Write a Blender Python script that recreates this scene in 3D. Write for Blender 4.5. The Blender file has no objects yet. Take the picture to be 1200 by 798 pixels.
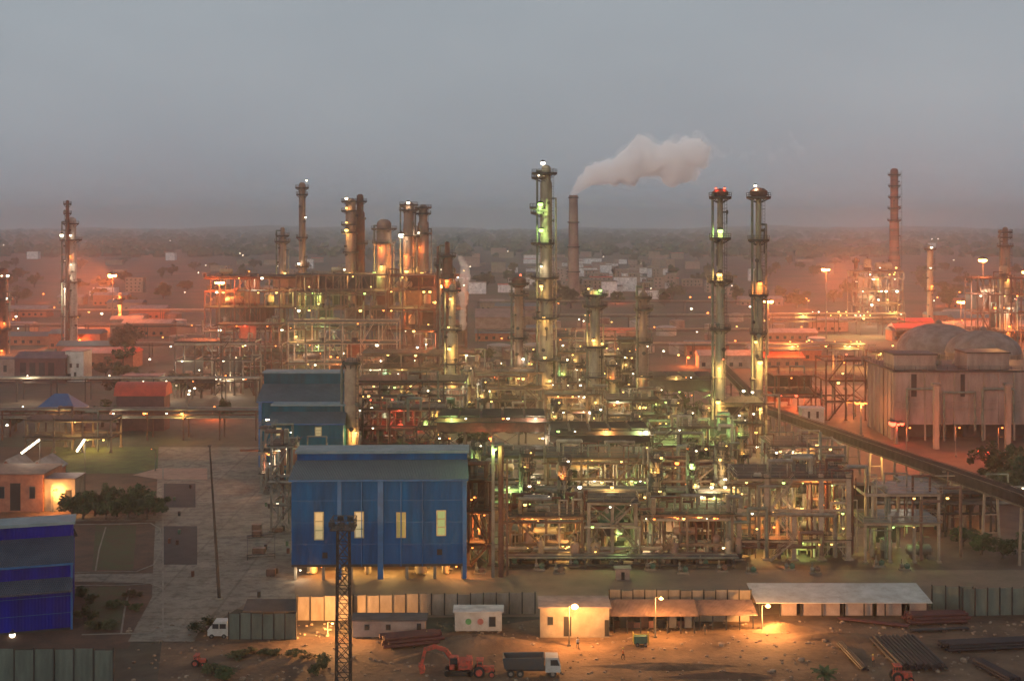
import bpy, math, random
from mathutils import Vector, Matrix
H = 63.0; F = 1500.0; HY = 262.0
def gx(px, Y): return (px - 600) * Y / F
def gz(py, Y): return H - (py - HY) * Y / F
def gy(py, Z=0.0): return F * (H - Z) / (py - HY)
def gp(px, py, Z=0.0):
    Y = gy(py, Z); return (gx(px, Y), Y, Z)
scene = bpy.context.scene
COL = scene.collection
R = random.Random(7)
ALL_LABELS = {}

# ------------------------------------------------------------ materials
MATS = {}
def new_mat(name):
    m = bpy.data.materials.new(name); m.use_nodes = True
    nt = m.node_tree
    b = nt.nodes['Principled BSDF']
    return m, nt, b
def mat(name, c, rough=0.7, metal=0.0, c2=None, scale=0.4, bump=0.0, bscale=6.0, detail=5.0, ribs=None, rib_axis='X', spec=0.4, streak=None):
    """procedural weathered surface: two tones mixed by noise, optional streaks, bump and corrugation"""
    if name in MATS: return MATS[name]
    m, nt, b = new_mat(name)
    N = nt.nodes; L = nt.links
    b.inputs['Roughness'].default_value = rough
    b.inputs['Metallic'].default_value = metal
    b.inputs['Specular IOR Level'].default_value = spec
    tc = N.new('ShaderNodeNewGeometry')
    src = tc.outputs['Position']
    no = N.new('ShaderNodeTexNoise'); no.inputs['Scale'].default_value = scale; no.inputs['Detail'].default_value = detail; no.inputs['Roughness'].default_value = 0.65
    mp = N.new('ShaderNodeMapping'); L.new(src, mp.inputs['Vector'])
    if streak: mp.inputs['Scale'].default_value = streak
    L.new(mp.outputs['Vector'], no.inputs['Vector'])
    cr = N.new('ShaderNodeValToRGB')
    cr.color_ramp.elements[0].position = 0.36; cr.color_ramp.elements[1].position = 0.66
    c2 = c2 or tuple(x * 0.55 for x in c)
    cr.color_ramp.elements[0].color = (*c2, 1); cr.color_ramp.elements[1].color = (*c, 1)
    L.new(no.outputs['Fac'], cr.inputs['Fac'])
    L.new(cr.outputs['Color'], b.inputs['Base Color'])
    last = None
    if bump > 0:
        nb = N.new('ShaderNodeTexNoise'); nb.inputs['Scale'].default_value = bscale; nb.inputs['Detail'].default_value = 4
        L.new(src, nb.inputs['Vector'])
        bp = N.new('ShaderNodeBump'); bp.inputs['Strength'].default_value = bump; bp.inputs['Distance'].default_value = 0.2
        L.new(nb.outputs['Fac'], bp.inputs['Height']); last = bp
    if ribs:
        w = N.new('ShaderNodeTexWave'); w.wave_type = 'BANDS'; w.bands_direction = rib_axis
        w.inputs['Scale'].default_value = ribs; w.inputs['Distortion'].default_value = 0.0
        L.new(src, w.inputs['Vector'])
        bp = N.new('ShaderNodeBump'); bp.inputs['Strength'].default_value = 0.9; bp.inputs['Distance'].default_value = 0.12
        L.new(w.outputs['Fac'], bp.inputs['Height'])
        if last: L.new(last.outputs['Normal'], bp.inputs['Normal'])
        last = bp
    if last: L.new(last.outputs['Normal'], b.inputs['Normal'])
    MATS[name] = m; return m
def emis(name, c, s, sampling='NONE'):
    if name in MATS: return MATS[name]
    m, nt, b = new_mat(name)
    b.inputs['Base Color'].default_value = (*[min(1, x) * 0.6 for x in c], 1)
    b.inputs['Emission Color'].default_value = (*c, 1)
    b.inputs['Emission Strength'].default_value = s
    m.cycles.emission_sampling = sampling
    MATS[name] = m; return m

STEEL = mat('grey structural steel', (0.062, 0.051, 0.038), 0.6, 0.1, (0.034, 0.023, 0.014), 0.5)
STEELD = mat('dark oily steel', (0.041, 0.036, 0.031), 0.65, 0.1, (0.019, 0.016, 0.014), 0.5)
STEELR = mat('rust brown steel', (0.123, 0.048, 0.028), 0.75, 0.0, (0.056, 0.022, 0.015), 0.6)
STEELG = mat('pale galvanised steel', (0.176, 0.167, 0.138), 0.5, 0.3, (0.098, 0.087, 0.069), 0.4)
GREEN = mat('green painted steel', (0.05, 0.13, 0.08), 0.55, 0.0, (0.03, 0.06, 0.04), 0.5)
GRATE = mat('deck grating', (0.035, 0.029, 0.021), 0.8, 0.1, (0.017, 0.013, 0.008), 0.6)
PIPES = mat('aluminium clad pipe', (0.227, 0.207, 0.164), 0.42, 0.45, (0.130, 0.111, 0.082), 0.7)
PIPEB = mat('brown primed pipe', (0.150, 0.083, 0.053), 0.6, 0.0, (0.075, 0.038, 0.026), 0.6)
PIPEG = mat('grey green pipe', (0.136, 0.160, 0.120), 0.55, 0.0, (0.072, 0.080, 0.060), 0.6)
PIPEC = mat('cream painted pipe', (0.315, 0.280, 0.203), 0.5, 0.0, (0.175, 0.140, 0.098), 0.6)
PIPED = mat('dark pipe', (0.07, 0.06, 0.055), 0.6, 0.0, (0.03, 0.028, 0.025), 0.6)
VESS = mat('silver vessel cladding', (0.306, 0.269, 0.197), 0.45, 0.3, (0.184, 0.151, 0.101), 0.35, streak=(1, 1, 0.3))
VESC = mat('cream vessel paint', (0.384, 0.303, 0.180), 0.55, 0.0, (0.224, 0.155, 0.090), 0.3, streak=(1, 1, 0.3))
VESR = mat('reddish vessel paint', (0.25, 0.165, 0.12), 0.6, 0.0, (0.13, 0.08, 0.058), 0.3, streak=(1, 1, 0.3))
CONC = mat('weathered concrete', (0.255, 0.210, 0.155), 0.9, 0.0, (0.150, 0.115, 0.081), 0.25, bump=0.2, streak=(1, 1, 0.35))
CONCP = mat('pinkish rendered wall', (0.336, 0.247, 0.196), 0.85, 0.0, (0.224, 0.150, 0.119), 0.4)
CREAM = mat('cream render', (0.280, 0.231, 0.167), 0.85, 0.0, (0.190, 0.147, 0.103), 0.4)
BRICK = mat('orange brick wall', (0.36, 0.14, 0.08), 0.9, 0.0, (0.24, 0.09, 0.055), 0.8)
WHITE = mat('white painted sheet', (0.432, 0.414, 0.374), 0.6, 0.0, (0.300, 0.276, 0.234), 0.5)
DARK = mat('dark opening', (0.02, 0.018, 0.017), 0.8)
RUBBER = mat('black rubber', (0.02, 0.02, 0.02), 0.9)
GLASS = mat('dark window glass', (0.03, 0.035, 0.04), 0.12, spec=0.6)
EM_Y = emis('warm yellow lamp glow', (1.0, 0.62, 0.17), 4)
EM_G = emis('greenish lamp glow', (0.6, 1.0, 0.26), 2.8)
EM_W = emis('white lamp glow', (1.0, 0.86, 0.62), 6)
EM_O = emis('sodium lamp glow', (1.0, 0.25, 0.05), 5)
EM_R = emis('red lamp glow', (1.0, 0.09, 0.04), 6)
EM_S = emis('sodium mast lamp glow', (1.0, 0.42, 0.11), 60)
EMS = {'y': EM_Y, 'g': EM_G, 'w': EM_W, 'o': EM_O, 'r': EM_R, 's': EM_S}
LC = {'y': (1.0, 0.58, 0.17), 'g': (0.62, 1.0, 0.30), 'w': (1.0, 0.82, 0.58), 'o': (1.0, 0.27, 0.06), 'r': (1.0, 0.07, 0.03), 's': (1.0, 0.17, 0.035), 'a': (1.0, 0.43, 0.12)}

# ------------------------------------------------------------ mesh builder
class MB:
    def __init__(s): s.v = []; s.f = []; s.m = []; s.mi = 0
    def add(s, vs, fs):
        n = len(s.v); s.v += [tuple(v) for v in vs]
        s.f += [tuple(i + n for i in f) for f in fs]; s.m += [s.mi] * len(fs)
        return s
    def box(s, x0, y0, z0, x1, y1, z1):
        return s.add([(x0,y0,z0),(x1,y0,z0),(x1,y1,z0),(x0,y1,z0),(x0,y0,z1),(x1,y0,z1),(x1,y1,z1),(x0,y1,z1)],
              [(0,3,2,1),(4,5,6,7),(0,1,5,4),(1,2,6,5),(2,3,7,6),(3,0,4,7)])
    def cbox(s, cx, cy, z0, sx, sy, sz): return s.box(cx-sx/2, cy-sy/2, z0, cx+sx/2, cy+sy/2, z0+sz)
    def frame(s, p, q):
        p = Vector(p); q = Vector(q); d = (q - p)
        if d.length < 1e-6: d = Vector((0, 0, 1e-3))
        d = d.normalized(); u = d.cross(Vector((0, 0, 1)))
        if u.length < 1e-3: u = Vector((1, 0, 0))
        u.normalize(); w = u.cross(d).normalized(); return p, q, u, w
    def bar(s, p, q, w=0.2, h=None):
        h = h or w; p, q, u, t = s.frame(p, q); u = u * w / 2; t = t * h / 2
        vs = [p-u-t, p+u-t, p+u+t, p-u+t, q-u-t, q+u-t, q+u+t, q-u+t]
        return s.add(vs, [(0,1,2,3),(7,6,5,4),(0,4,5,1),(1,5,6,2),(2,6,7,3),(3,7,4,0)])
    def tube(s, p, q, r, r2=None, n=8, caps=True):
        r2 = r if r2 is None else r2; p, q, u, t = s.frame(p, q); vs = []
        for c, rr in ((p, r), (q, r2)):
            for k in range(n):
                a = 2*math.pi*k/n; vs.append(c + u*math.cos(a)*rr + t*math.sin(a)*rr)
        fs = [(k, (k+1) % n, n+(k+1) % n, n+k) for k in range(n)]
        if caps: fs += [tuple(range(n-1, -1, -1)), tuple(range(n, 2*n))]
        return s.add(vs, fs)
    def path(s, pts, r, n=7):
        for a, b in zip(pts[:-1], pts[1:]): s.tube(a, b, r, n=n)
        for a in pts[1:-1]: s.ball(a, r*1.08, 6, 4)
        return s
    def lathe(s, cx, cy, prof, n=16):
        vs = []
        for r, z in prof:
            for k in range(n):
                a = 2*math.pi*k/n; vs.append((cx + r*math.cos(a), cy + r*math.sin(a), z))
        fs = []
        for j in range(len(prof)-1):
            for k in range(n):
                k2 = (k+1) % n; fs.append((j*n+k, j*n+k2, (j+1)*n+k2, (j+1)*n+k))
        fs.append(tuple(range(n-1, -1, -1))); fs.append(tuple((len(prof)-1)*n+k for k in range(n)))
        return s.add(vs, fs)
    def ball(s, c, r, n=8, m=5, sz=1.0):
        cx, cy, cz = c
        return s.lathe(cx, cy, [(r*math.sin(math.pi*j/m)+1e-4, cz - r*sz*math.cos(math.pi*j/m)) for j in range(m+1)], n)
    def prism(s, poly, z0, z1):
        n = len(poly)
        return s.add([(x, y, z0) for x, y in poly] + [(x, y, z1) for x, y in poly],
              [tuple(range(n-1, -1, -1)), tuple(range(n, 2*n))] + [(k, (k+1) % n, n+(k+1) % n, n+k) for k in range(n)])
    def build(s, name, mats, parent=None, loc=None, smooth=False, link=True):
        me = bpy.data.meshes.new(name)
        off = Vector(parent.location) if parent and loc is None else Vector(loc or (0, 0, 0))
        if parent is not None and parent.parent is not None and loc is None: off = off + Vector(parent.parent.location)
        ox, oy, oz = off
        me.from_pydata([(x-ox, y-oy, z-oz) for x, y, z in s.v], [], s.f)
        mats = mats if isinstance(mats, (list, tuple)) else [mats]
        for m in mats: me.materials.append(m)
        if len(mats) > 1: me.polygons.foreach_set('material_index', s.m)
        if smooth:
            me.polygons.foreach_set('use_smooth', [True]*len(s.f))
        me.update()
        o = bpy.data.objects.new(name, me)
        if link: COL.objects.link(o)
        if parent is None: o.location = off
        else: o.parent = parent
        return o
def tag(o, label=None, cat=None, group=None, kind=None):
    if label:
        o['label'] = label
        ALL_LABELS.setdefault(label, []).append((o.name, group))
    if cat: o['category'] = cat
    if group: o['group'] = group
    if kind: o['kind'] = kind
    return o
def thing(name, label, cat, loc=(0,0,0), group=None):
    o = bpy.data.objects.new(name, None); o.location = loc; o.empty_display_size = 0.5
    COL.objects.link(o); return tag(o, label, cat, group)
def copy_tree(o, parent=None):
    c = o.copy(); COL.objects.link(c)
    if parent is not None: c.parent = parent
    for ch in list(o.children): copy_tree(ch, c)
    return c
def smooth_angle(o, deg=40):
    me = o.data
    me.polygons.foreach_set('use_smooth', [True]*len(me.polygons))
    try: me.set_sharp_from_angle(angle=math.radians(deg))
    except Exception: pass
    return o

# ------------------------------------------------------------ light helpers
NL = 0; LIGHT_GAIN = 3.0
def light(loc, c, power, radius=0.35, parent=None):
    global NL; NL += 1
    l = bpy.data.lights.new('lamp_light', 'POINT'); l.energy = power*LIGHT_GAIN; l.color = LC[c]; l.shadow_soft_size = radius
    o = bpy.data.objects.new('lamp_light', l); COL.objects.link(o)
    if parent is not None:
        o.parent = parent; off = Vector(parent.location)
        o.location = Vector(loc) - off
    else: o.location = loc
    return o
LAMPM = {}
def lamp(parent, loc, c='y', size=0.35, power=0, name='lamp'):
    """a bulkhead lamp part: small housing above a glowing globe"""
    if c not in LAMPM:
        mb = MB(); mb.ball((0,0,0), 1.0, 8, 5, 0.85); mb.mi = 1
        mb.lathe(0, 0, [(0.95, 0.55), (1.1, 0.6), (0.8, 1.1), (0.25, 1.3)], 8); mb.bar((0, 0, 1.2), (0, 1.4, 1.5), 0.25)
        me = mb.build('lamp', [EMS[c], STEELD], loc=(0,0,0), link=False).data
        LAMPM[c] = me
    o = bpy.data.objects.new(name, LAMPM[c]); COL.objects.link(o)
    o.parent = parent; o.location = Vector(loc) - Vector(parent.location); size *= 0.62+0.75*((loc[0]*7.13+loc[2]*3.7) % 1.0)**1.5; o.scale = (size,)*3
    if power: light((loc[0], loc[1]-size*0.4, loc[2]-size*1.7), c, power, 0.25, parent)
    return o
# ------------------------------------------------------------ camera, sky, sun, haze, ground
cam_d = bpy.data.cameras.new('camera'); cam = bpy.data.objects.new('camera', cam_d); COL.objects.link(cam)
cam.location = (0, 0, H); cam.rotation_euler = (math.pi/2, 0, 0)
cam_d.sensor_width = 36; cam_d.lens = 36*F/1200; cam_d.shift_y = -(399-HY)/1200
cam_d.clip_end = 60000; cam_d.clip_start = 1
scene.camera = cam
w = bpy.data.worlds.new('World'); scene.world = w; w.use_nodes = True
nt = w.node_tree; N = nt.nodes; L = nt.links
bg = N['Background']
sky = N.new('ShaderNodeTexSky'); sky.sky_type = 'NISHITA'; sky.sun_disc = False
SUN_EL, SUN_ROT = math.radians(2.5), math.radians(200)
sky.sun_elevation = SUN_EL; sky.sun_rotation = SUN_ROT; sky.air_density = 1.2; sky.dust_density = 3.0; sky.ozone_density = 1.0
hs = N.new('ShaderNodeHueSaturation'); hs.inputs['Saturation'].default_value = 0.25; hs.inputs['Value'].default_value = 1.0
L.new(sky.outputs[0], hs.inputs['Color'])
mx = N.new('ShaderNodeMixRGB'); mx.inputs['Fac'].default_value = 0.55; mx.inputs['Color2'].default_value = (5.1, 6.0, 6.9, 1)
L.new(hs.outputs['Color'], mx.inputs['Color1']); tcw = N.new('ShaderNodeTexCoord'); mpw = N.new('ShaderNodeMapping'); mpw.inputs['Scale'].default_value = (1, 1, 2.6); L.new(tcw.outputs['Generated'], mpw.inputs['Vector'])
nw = N.new('ShaderNodeTexNoise'); nw.inputs['Scale'].default_value = 2.2; nw.inputs['Detail'].default_value = 5; L.new(mpw.outputs['Vector'], nw.inputs['Vector'])
rw = N.new('ShaderNodeValToRGB'); rw.color_ramp.elements[0].position = 0.3; rw.color_ramp.elements[0].color = (0.86, 0.86, 0.87, 1); rw.color_ramp.elements[1].position = 0.72; rw.color_ramp.elements[1].color = (1.06, 1.05, 1.03, 1)
L.new(nw.outputs['Fac'], rw.inputs['Fac']); mw = N.new('ShaderNodeMixRGB'); mw.blend_type = 'MULTIPLY'; mw.inputs['Fac'].default_value = 1
L.new(mx.outputs['Color'], mw.inputs['Color1']); L.new(rw.outputs['Color'], mw.inputs['Color2']); L.new(mw.outputs['Color'], bg.inputs['Color'])
bg.inputs['Strength'].default_value = 0.1
sd = bpy.data.lights.new('sun', 'SUN'); sd.energy = 0.9; sd.angle = math.radians(30); sd.color = (1.0, 0.93, 0.86)
so = bpy.data.objects.new('sun', sd); COL.objects.link(so)
so.rotation_euler = (math.radians(77), 0, math.radians(-25))
vs = scene.view_settings; vs.view_transform = 'Standard'; vs.look = 'None'; vs.gamma = 1; vs.exposure = 0.0; vs.use_curve_mapping = False
cy = scene.cycles
cy.use_denoising = True; cy.max_bounces = 10; cy.diffuse_bounces = 2; cy.glossy_bounces = 2; cy.transmission_bounces = 2
cy.volume_bounces = 10; cy.transparent_max_bounces = 8; cy.sample_clamp_indirect = 2.5; cy.sample_clamp_direct = 12
cy.use_light_tree = True; cy.caustics_reflective = False; cy.caustics_refractive = False
cy.use_adaptive_sampling = True; cy.adaptive_threshold = 0.05
try: cy.denoiser = 'OPENIMAGEDENOISE'; cy.denoising_input_passes = 'RGB_ALBEDO_NORMAL'
except Exception: pass
# the air: one even haze round everything
hb = MB(); hb.box(-6500, -400, -1.5, 6500, 11000, 175)
hm = bpy.data.materials.new('evening haze'); hm.use_nodes = True
nn = hm.node_tree; nn.nodes.remove(nn.nodes['Principled BSDF'])
pv = nn.nodes.new('ShaderNodeVolumePrincipled'); pv.inputs['Color'].default_value = (0.86, 0.87, 0.88, 1)
pv.inputs['Density'].default_value = 0.00019; pv.inputs['Anisotropy'].default_value = 0.7
nn.links.new(pv.outputs[0], nn.nodes['Material Output'].inputs['Volume'])
hz = hb.build('haze', hm); tag(hz, kind='stuff')
# the ground sheet
def ground_mat():
    m, nt, b = new_mat('ground soil and grass')
    N = nt.nodes; L = nt.links; g = N.new('ShaderNodeNewGeometry')
    def noise(sc, det=6, mapscale=None):
        n = N.new('ShaderNodeTexNoise'); n.inputs['Scale'].default_value = sc; n.inputs['Detail'].default_value = det
        if mapscale:
            mp = N.new('ShaderNodeMapping'); mp.inputs['Scale'].default_value = mapscale
            L.new(g.outputs['Position'], mp.inputs['Vector']); L.new(mp.outputs['Vector'], n.inputs['Vector'])
        else: L.new(g.outputs['Position'], n.inputs['Vector'])
        return n
    def ramp(src, stops):
        r = N.new('ShaderNodeValToRGB'); e = r.color_ramp.elements
        e[0].position, e[0].color = stops[0][0], (*stops[0][1], 1); e[1].position, e[1].color = stops[-1][0], (*stops[-1][1], 1)
        for p, c in stops[1:-1]:
            x = e.new(p); x.color = (*c, 1)
        L.new(src, r.inputs['Fac']); return r
    n1 = noise(0.018, 8); n2 = noise(0.35, 8)
    r1 = ramp(n1.outputs['Fac'], [(0.35, (0.10, 0.062, 0.04)), (0.5, (0.075, 0.055, 0.034)), (0.62, (0.035, 0.045, 0.02))])
    r2 = ramp(n2.outputs['Fac'], [(0.3, (0.5, 0.46, 0.42)), (0.7, (1, 1, 1))])
    mm = N.new('ShaderNodeMixRGB'); mm.blend_type = 'MULTIPLY'; mm.inputs['Fac'].default_value = 0.8
    L.new(r1.outputs['Color'], mm.inputs['Color1']); L.new(r2.outputs['Color'], mm.inputs['Color2'])
    L.new(mm.outputs['Color'], b.inputs['Base Color'])
    b.inputs['Roughness'].default_value = 0.95
    bp = N.new('ShaderNodeBump'); bp.inputs['Strength'].default_value = 0.6; bp.inputs['Distance'].default_value = 0.4
    L.new(n2.outputs['Fac'], bp.inputs['Height']); L.new(bp.outputs['Normal'], b.inputs['Normal'])
    return m
gm = MB(); gm.add([(-6400, -350, 0), (6400, -350, 0), (6400, 10900, 0), (-6400, 10900, 0)], [(0, 1, 2, 3)])
tag(gm.build('ground', ground_mat()), kind='structure')
EARTH = mat('tan churned earth', (0.165, 0.098, 0.056), 0.95, 0, (0.05, 0.028, 0.017), 0.12, bump=0.8, bscale=1.3, detail=9)
YARD = mat('dusty concrete paving', (0.23, 0.20, 0.155), 0.85, 0, (0.14, 0.115, 0.085), 0.09, bump=0.15, bscale=2, detail=9)
def joints(m, size=12.0):
    nt = m.node_tree; N = nt.nodes; L = nt.links; b = N['Principled BSDF']; src = b.inputs['Base Color'].links[0].from_socket
    g = N.new('ShaderNodeNewGeometry'); br = N.new('ShaderNodeTexBrick'); br.offset = 0; br.inputs['Scale'].default_value = 1/size; br.inputs['Brick Width'].default_value = 1; br.inputs['Row Height'].default_value = 1
    br.inputs['Color1'].default_value = (1, 1, 1, 1); br.inputs['Color2'].default_value = (0.9, 0.89, 0.88, 1); br.inputs['Mortar'].default_value = (0.7, 0.68, 0.66, 1); br.inputs['Mortar Size'].default_value = 0.02
    L.new(g.outputs['Position'], br.inputs['Vector'])
    n = N.new('ShaderNodeTexNoise'); n.inputs['Scale'].default_value = 0.45; n.inputs['Detail'].default_value = 9; n.inputs['Roughness'].default_value = 0.7; L.new(g.outputs['Position'], n.inputs['Vector'])
    r = N.new('ShaderNodeValToRGB'); r.color_ramp.elements[0].position = 0.40; r.color_ramp.elements[0].color = (0.42, 0.38, 0.34, 1); r.color_ramp.elements[1].position = 0.53; r.color_ramp.elements[1].color = (1, 1, 1, 1); L.new(n.outputs['Fac'], r.inputs['Fac'])
    a = N.new('ShaderNodeMixRGB'); a.blend_type = 'MULTIPLY'; a.inputs['Fac'].default_value = 1; L.new(src, a.inputs['Color1']); L.new(br.outputs['Color'], a.inputs['Color2'])
    c = N.new('ShaderNodeMixRGB'); c.blend_type = 'MULTIPLY'; c.inputs['Fac'].default_value = 0.75; L.new(a.outputs['Color'], c.inputs['Color1']); L.new(r.outputs['Color'], c.inputs['Color2'])
    L.new(c.outputs['Color'], b.inputs['Base Color'])
joints(YARD)
PLANTF = mat('oily concrete floor', (0.11, 0.07, 0.045), 0.7, 0, (0.05, 0.032, 0.022), 0.15, bump=0.2, detail=8)
ASPH = mat('dark asphalt', (0.035, 0.034, 0.035), 0.9, 0, (0.022, 0.021, 0.022), 0.3, bump=0.2)
SOILR = mat('red brown soil', (0.115, 0.055, 0.033), 0.95, 0, (0.055, 0.032, 0.02), 0.2, bump=0.6, bscale=2, detail=8)
LAWN = mat('lawn grass', (0.075, 0.11, 0.03), 0.95, 0, (0.045, 0.055, 0.022), 0.3, bump=0.5, bscale=3)
KERB = mat('pale kerb stone', (0.22, 0.19, 0.15), 0.85, 0, (0.14, 0.115, 0.09), 0.4)
def sheet(name, pts, z, m):
    ps = [gp(px, py)[:2] for px, py in pts]
    b_ = MB(); b_.add([(x, y, z) for x, y in ps], [tuple(range(len(ps)-1, -1, -1))])
    o = b_.build(name, m)
    if sum((ps[k][0]*ps[(k+1)%len(ps)][1]-ps[(k+1)%len(ps)][0]*ps[k][1]) for k in range(len(ps))) > 0: o.data.flip_normals()
    return tag(o, kind='structure')
# ------------------------------------------------------------ generators
def rails(mb, x0, y0, x1, y1, z, t=0.07, step=2.6):
    for a, b_ in (((x0,y0),(x1,y0)), ((x1,y0),(x1,y1)), ((x1,y1),(x0,y1)), ((x0,y1),(x0,y0))):
        for h in (0.6, 1.15): mb.bar((a[0],a[1],z+h), (b_[0],b_[1],z+h), t)
        L_ = math.hypot(b_[0]-a[0], b_[1]-a[1]); n = max(1, int(L_/step))
        for k in range(n):
            x = a[0]+(b_[0]-a[0])*k/n; y = a[1]+(b_[1]-a[1])*k/n
            mb.bar((x,y,z), (x,y,z+1.15), t)

def structure(label, px0, px1, ytop, Y, depth=12, nlev=4, mats=(STEEL, GRATE), posts=None, lamps=10, lc='yyyw', lights=3, lpow=2200,
              pipes=6, brace=0.35, z0=0, group=None, cat='steel structure', name='steel_structure', pw=0.45, pmats=None, seed=1, zs=None,
              stair=True, deckfill=0.6, equip=None, rail=True, lsize=0.33, clad=0.3):  # clad: share of bays given an added dark back panel
    rr = random.Random(seed*977+13)
    X0, X1, top = gx(px0, Y), gx(px1, Y), gz(ytop, Y)
    xc = (X0+X1)/2
    t = thing(name, label, cat, (xc, Y+depth/2, z0), group)
    nx = posts or max(2, int(round((X1-X0)/7.0))+1); nx = min(nx, 14)
    xs = [X0+(X1-X0)*k/(nx-1) for k in range(nx)]
    ys = [Y, Y+depth] if depth < 15 else [Y, Y+depth/2, Y+depth]
    zs = zs or [z0+(top-z0)*(k+1)/nlev for k in range(nlev)]
    SM, DM = mats
    pm = {}
    for x in xs:
        for y in ys:
            h = top if rr.random() < 0.8 else zs[max(0, len(zs)-2)]
            if h not in pm:
                m_ = MB(); m_.box(-pw/2, -pw*0.5, z0, pw/2, pw*0.5, h+0.05); m_.cbox(0, 0, z0, pw*2, pw*2, 0.35)
                pm[h] = m_.build('post', SM, loc=(0,0,0), link=False).data
            o = bpy.data.objects.new('post', pm[h]); COL.objects.link(o); o.parent = t
            o.location = (x-xc, y-(Y+depth/2), -z0)
    full = []
    for j, z in enumerate(zs):
        m_ = MB()
        for y in ys: m_.bar((X0, y, z-0.3), (X1, y, z-0.3), 0.28, 0.5)
        for x in xs: m_.bar((x, ys[0], z-0.32), (x, ys[-1], z-0.32), 0.24, 0.42)
        m_.build('beam', SM, t)
        if rr.random() < deckfill or j == len(zs)-1:
            a, b_ = (0, nx-1) if rr.random() < 0.5 else sorted(rr.sample(range(nx), 2))
            m_ = MB(); m_.box(xs[a]-0.6, Y-0.7, z+0.003, xs[b_]+0.6, Y+depth*(1 if rr.random()<0.6 else 0.55)+0.5, z+0.13)
            m_.build('deck', DM, t); full.append((z+0.13, xs[a], xs[b_]))
            if rail:
                m_ = MB(); rails(m_, xs[a]-0.5, Y-0.6, xs[b_]+0.5, Y+depth*0.55 if depth > 6 else Y+depth, z+0.13); m_.build('railing', STEELG if rr.random()<0.3 else SM, t)
    # bracing
    zz = [z0]+list(zs)
    for j in range(len(zz)-1):
        for k in range(nx-1):
            if rr.random() < brace:
                m_ = MB()
                a, b_ = xs[k], xs[k+1]
                if rr.random() < 0.5: m_.bar((a, Y-0.05, zz[j]), (b_, Y-0.05, zz[j+1]-0.4), 0.16); m_.bar((b_, Y-0.05, zz[j]), (a, Y-0.05, zz[j+1]-0.4), 0.16)
                else: mid = (a+b_)/2; m_.bar((a, Y-0.05, zz[j]), (mid, Y-0.05, zz[j+1]-0.4), 0.16); m_.bar((b_, Y-0.05, zz[j]), (mid, Y-0.05, zz[j+1]-0.4), 0.16)
                m_.build('brace', SM, t)
    # dark panels added behind some bays to hide the bright ground
    for j in range(len(zz)-1):
        for k in range(nx-1):
            if rr.random() < clad:
                MB().box(xs[k]+0.3, ys[-1]+0.3, zz[j]+(1.2 if j == 0 else 0.3), xs[k+1]-0.3, ys[-1]+0.36, zz[j+1]-0.7).build('added_dark_panel', STEELD if rr.random() < 0.6 else STEELR, t)
    # stair flights
    if stair and len(zz) > 1:
        m_ = MB(); k = rr.randrange(nx-1); a = xs[k]+0.5; b_ = min(xs[k]+5.5, xs[k+1]-0.3); yy = Y-1.1
        for j in range(len(zz)-1):
            p, q = (a, b_) if j % 2 == 0 else (b_, a)
            for dy in (-0.45, 0.45):
                m_.bar((p, yy+dy, zz[j]+0.1), (q, yy+dy, zz[j+1]), 0.1, 0.25); m_.bar((p, yy+dy, zz[j]+1.1), (q, yy+dy, zz[j+1]+1), 0.07)
            n = 10
            for i in range(n):
                f = (i+0.5)/n; m_.cbox(p+(q-p)*f, yy, zz[j]+(zz[j+1]-zz[j])*f, 0.3, 0.9, 0.06)
            m_.box(min(q, q)-0.6, yy-0.5, zz[j+1]-0.1, q+0.6, yy+0.5, zz[j+1])
        m_.build('stair', SM, t)
    # pipes
    pml = pmats or [PIPES, PIPEB, PIPEG, PIPEC, PIPES, STEELR]
    for i in range(pipes):
        r = rr.choice([0.12, 0.16, 0.22, 0.3, 0.42]); z = rr.choice(zs); zi = zs.index(z)
        z = z - rr.uniform(0.9, 1.6); z = max(z, z0+0.5); y = Y+rr.uniform(-0.9, min(depth, 6))
        kind = rr.random()
        if kind < 0.45:
            a = X0-rr.uniform(0, 1.5); b_ = X1+rr.uniform(0, 1.5)
            if rr.random() < 0.5: b_ = rr.uniform(xc, X1)
            pts = [(a, y, z), (b_, y, z)]
            if rr.random() < 0.6: pts.append((b_, y, max(z0+0.4, z-rr.uniform(3, 9))))
            if rr.random() < 0.4: pts.insert(0, (a, y, min(top+2, z+rr.uniform(2, 6))))
        elif kind < 0.85:
            x = rr.uniform(X0, X1); zt = min(top+2.5, z+rr.uniform(4, 14)); zb = max(z0+0.3, z-rr.uniform(2, 9))
            pts = [(x, y, zb), (x, y, zt), (x+rr.uniform(-6, 6), y, zt)]
            if rr.random() < 0.5: pts.append((pts[-1][0], y, zt-rr.uniform(1, 4)))
        else:
            x = rr.uniform(X0, X1); w_ = rr.uniform(2, 4)
            pts = [(x, y, z0+0.4), (x, y, z), (x+w_, y, z), (x+w_, y, z+2.5), (x+2*w_, y, z+2.5), (x+2*w_, y, z0+1)]
        m_ = MB(); m_.path(pts, r)
        smooth_angle(m_.build('pipe', rr.choice(pml), t))
    # lamps
    idx = sorted(rr.sample(range(lamps), min(lights, lamps))) if lamps else []
    for i in range(lamps):
        z = rr.choice(zs); c = rr.choice(lc)
        z = z - 0.75 if rr.random() < 0.75 else z + 2.2
        if i in idx: z = min(z, zs[-1]-0.75)
        x = rr.uniform(X0+0.4, X1-0.4); y = Y-rr.uniform(0.2, 1.0) if rr.random() < 0.6 else Y+rr.uniform(0.5, depth*0.7)
        if i in idx: y = Y + rr.uniform(0.5, max(1.0, depth*0.35))
        lamp(t, (x, y, z), c, lsize*rr.uniform(0.7, 1.25), lpow*rr.uniform(0.6, 1.4) if i in idx else 0)
    return t, xs, ys, zs

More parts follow.
